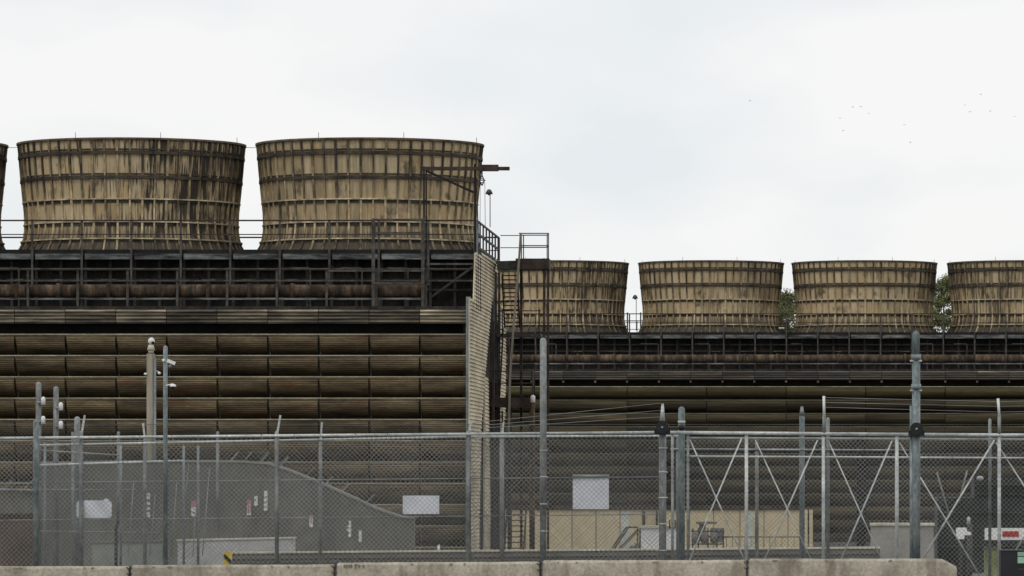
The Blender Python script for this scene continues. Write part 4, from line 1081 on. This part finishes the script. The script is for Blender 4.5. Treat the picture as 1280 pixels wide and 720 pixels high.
# ------------------------------------------------------------------ trees behind the far tower
def tree(x, D, ytop, wpx, label, seed):
    r = random.Random(seed); X = ax(x, D); zt = az(ytop, D)
    B = thing('tree', (X, D, BASE), label, 'tree', 'trees behind the far tower')
    m = MB(); m.tube((X, D, BASE), (X+.1, D, BASE+7), .28, 10, r2=.18); m.tube((X+.1, D, BASE+7), (X-.05, D, zt-1.2), .18, 8, r2=.03)
    for k in range(16):
        z = BASE+6+(zt-BASE-7.5)*k/16; a = r.uniform(0, 2*PI); l = r.uniform(.7, 1.6)
        m.tube((X, D, z), (X+math.cos(a)*l, D+math.sin(a)*l, z+l*.9), .05, 6, r2=.012)
    m.build('trunk', M_['trunk'], B)
    w = px(wpx, D)/2; m = MB()
    cl = []
    for k in range(120):
        z = zt-.3-abs(r.gauss(0, 1))*3.6; f = min(1, .35+(zt-z)*.28); a = r.uniform(0, 2*PI); q = w*f*r.uniform(.2, 1.0)
        cl.append((X+math.cos(a)*q, D+math.sin(a)*q, z, r.uniform(.25, .6)))
    for cx, cy, cz, cr in cl:
        for k in range(110):
            v = Vector((r.gauss(0, 1), r.gauss(0, 1), r.gauss(0, 1))).normalized()*cr*r.random()**.4
            c = Vector((cx, cy, cz))+v; s = r.uniform(.05, .10)
            a = Vector((r.gauss(0, 1), r.gauss(0, 1), r.gauss(0, 1))).normalized(); b = a.cross(Vector((r.gauss(0, 1), r.gauss(0, 1), r.gauss(0, 1)))).normalized()
            i = len(m.v); m.v += [tuple(c-a*s), tuple(c+b*s*.6), tuple(c+a*s), tuple(c-b*s*.6)]; m.face([i, i+1, i+2, i+3])
    m.build('crown', M_['leaf'], B, recalc=False)
tree(985, 402, 362, 44, 'airy green tree showing in the gap left of the middle far fan stack', 3)
tree(1180, 400, 345, 52, 'denser green tree showing in the gap right of the middle far fan stack', 8)

# ------------------------------------------------------------------ cable and birds
m = MB(); m.tube(at(-5, 184.5, 240), at(330, 184.5, 240), .012, 5)
tag(m.build('overhead_cable', M_['steel']), 'hair thin cable strung between the rims of the near fan stacks', 'cable')
bird0 = None
for bx, by in ((937.5, 126), (1066, 134), (1076, 133.5), (1086, 142), (1050, 148), (1054, 163.5), (1130.5, 156), (1206, 131.5), (1212, 140), (1226, 118), (1238, 139), (1268, 146), (1138, 178)):
    D = 900
    if bird0 is None:
        m = MB(); m.ball((0, 0, 0), .20, .12, .055, 8, 6); m.ball((.22, 0, .03), .06, .05, .05, 6, 5)
        m.prism([(-.18, -.05, 0), (-.34, -.09, 0), (-.34, .09, 0), (-.18, .05, 0)], (0, 0, .02)); 
        bird0 = m.build('bird', M_['bird']); b = bird0
        tagd = True
        mw = MB()
        for s in (-1, 1):
            mw.prism([(.08, s*.03, .02), (-.08, s*.03, .02), (-.10, s*.24, .12), (-.02, s*.42, .10), (.05, s*.26, .14)], (0, 0, .012))
        wg = mw.build('wings', M_['bird']); wg.parent = bird0
        tag(bird0, 'tiny haze-paled grey bird flying far off in the sky', 'bird', 'distant birds in the sky')
    else:
        b = copy_tree(bird0)
    b.location = at(bx, by, D); b.rotation_euler = (0, 0, rnd.uniform(0, 6)); b.scale = (rnd.uniform(.55, .85),)*3

# ------------------------------------------------------------------ light
SUN_EL, SUN_AZ = 52, 215       # azimuth clockwise from north (+Y)
w = bpy.data.worlds.new('World'); SC.world = w; w.use_nodes = True
N = w.node_tree.nodes; L = w.node_tree.links
bg = N['Background']; bg.inputs['Strength'].default_value = .1
sky = N.new('ShaderNodeTexSky'); sky.sky_type = 'NISHITA'; sky.sun_disc = False
sky.sun_elevation = R(SUN_EL); sky.sun_rotation = R(SUN_AZ)
tc = N.new('ShaderNodeTexCoord'); mp = N.new('ShaderNodeMapping'); mp.inputs['Scale'].default_value = (1, 1, 2.2)
n = N.new('ShaderNodeTexNoise'); n.inputs['Scale'].default_value = 13; n.inputs['Detail'].default_value = 5; n.inputs['Roughness'].default_value = .45
L.new(tc.outputs['Generated'], mp.inputs[0]); L.new(mp.outputs[0], n.inputs['Vector'])
rp = N.new('ShaderNodeValToRGB'); e = rp.color_ramp.elements
e[0].position = .34; e[0].color = (.80, .845, .87, 1); e[1].position = .58; e[1].color = (.945, .942, .94, 1)
L.new(n.outputs['Fac'], rp.inputs[0])
sc = N.new('ShaderNodeVectorMath'); sc.operation = 'SCALE'; sc.inputs['Scale'].default_value = 10.0
L.new(rp.outputs[0], sc.inputs[0])
mx = N.new('ShaderNodeMix'); mx.data_type = 'RGBA'; mx.inputs[0].default_value = .97
L.new(sky.outputs[0], mx.inputs[6]); L.new(sc.outputs[0], mx.inputs[7]); L.new(mx.outputs[2], bg.inputs['Color'])
sd = bpy.data.lights.new('sun', 'SUN'); sd.energy = .7; sd.angle = R(25); sd.color = (1, .965, .91)
so = bpy.data.objects.new('sun', sd); COL.objects.link(so)
d = Vector((math.sin(R(SUN_AZ))*math.cos(R(SUN_EL)), math.cos(R(SUN_AZ))*math.cos(R(SUN_EL)), math.sin(R(SUN_EL))))
so.rotation_euler = (-d).to_track_quat('-Z', 'Y').to_euler(); so.location = (0, 0, 60)

cd = bpy.data.cameras.new('camera'); cd.sensor_width = 36; cd.lens = F/1280*36
cd.shift_x = (640-PX)/1280; cd.shift_y = (PY-360)/1280; cd.clip_start = .5; cd.clip_end = 6000
co = bpy.data.objects.new('camera', cd); COL.objects.link(co); co.location = (0, 0, EYE); co.rotation_euler = (R(90), 0, 0)
SC.camera = co
SC.view_settings.view_transform = 'Standard'; SC.view_settings.look = 'None'; SC.view_settings.exposure = 0; SC.view_settings.gamma = 1
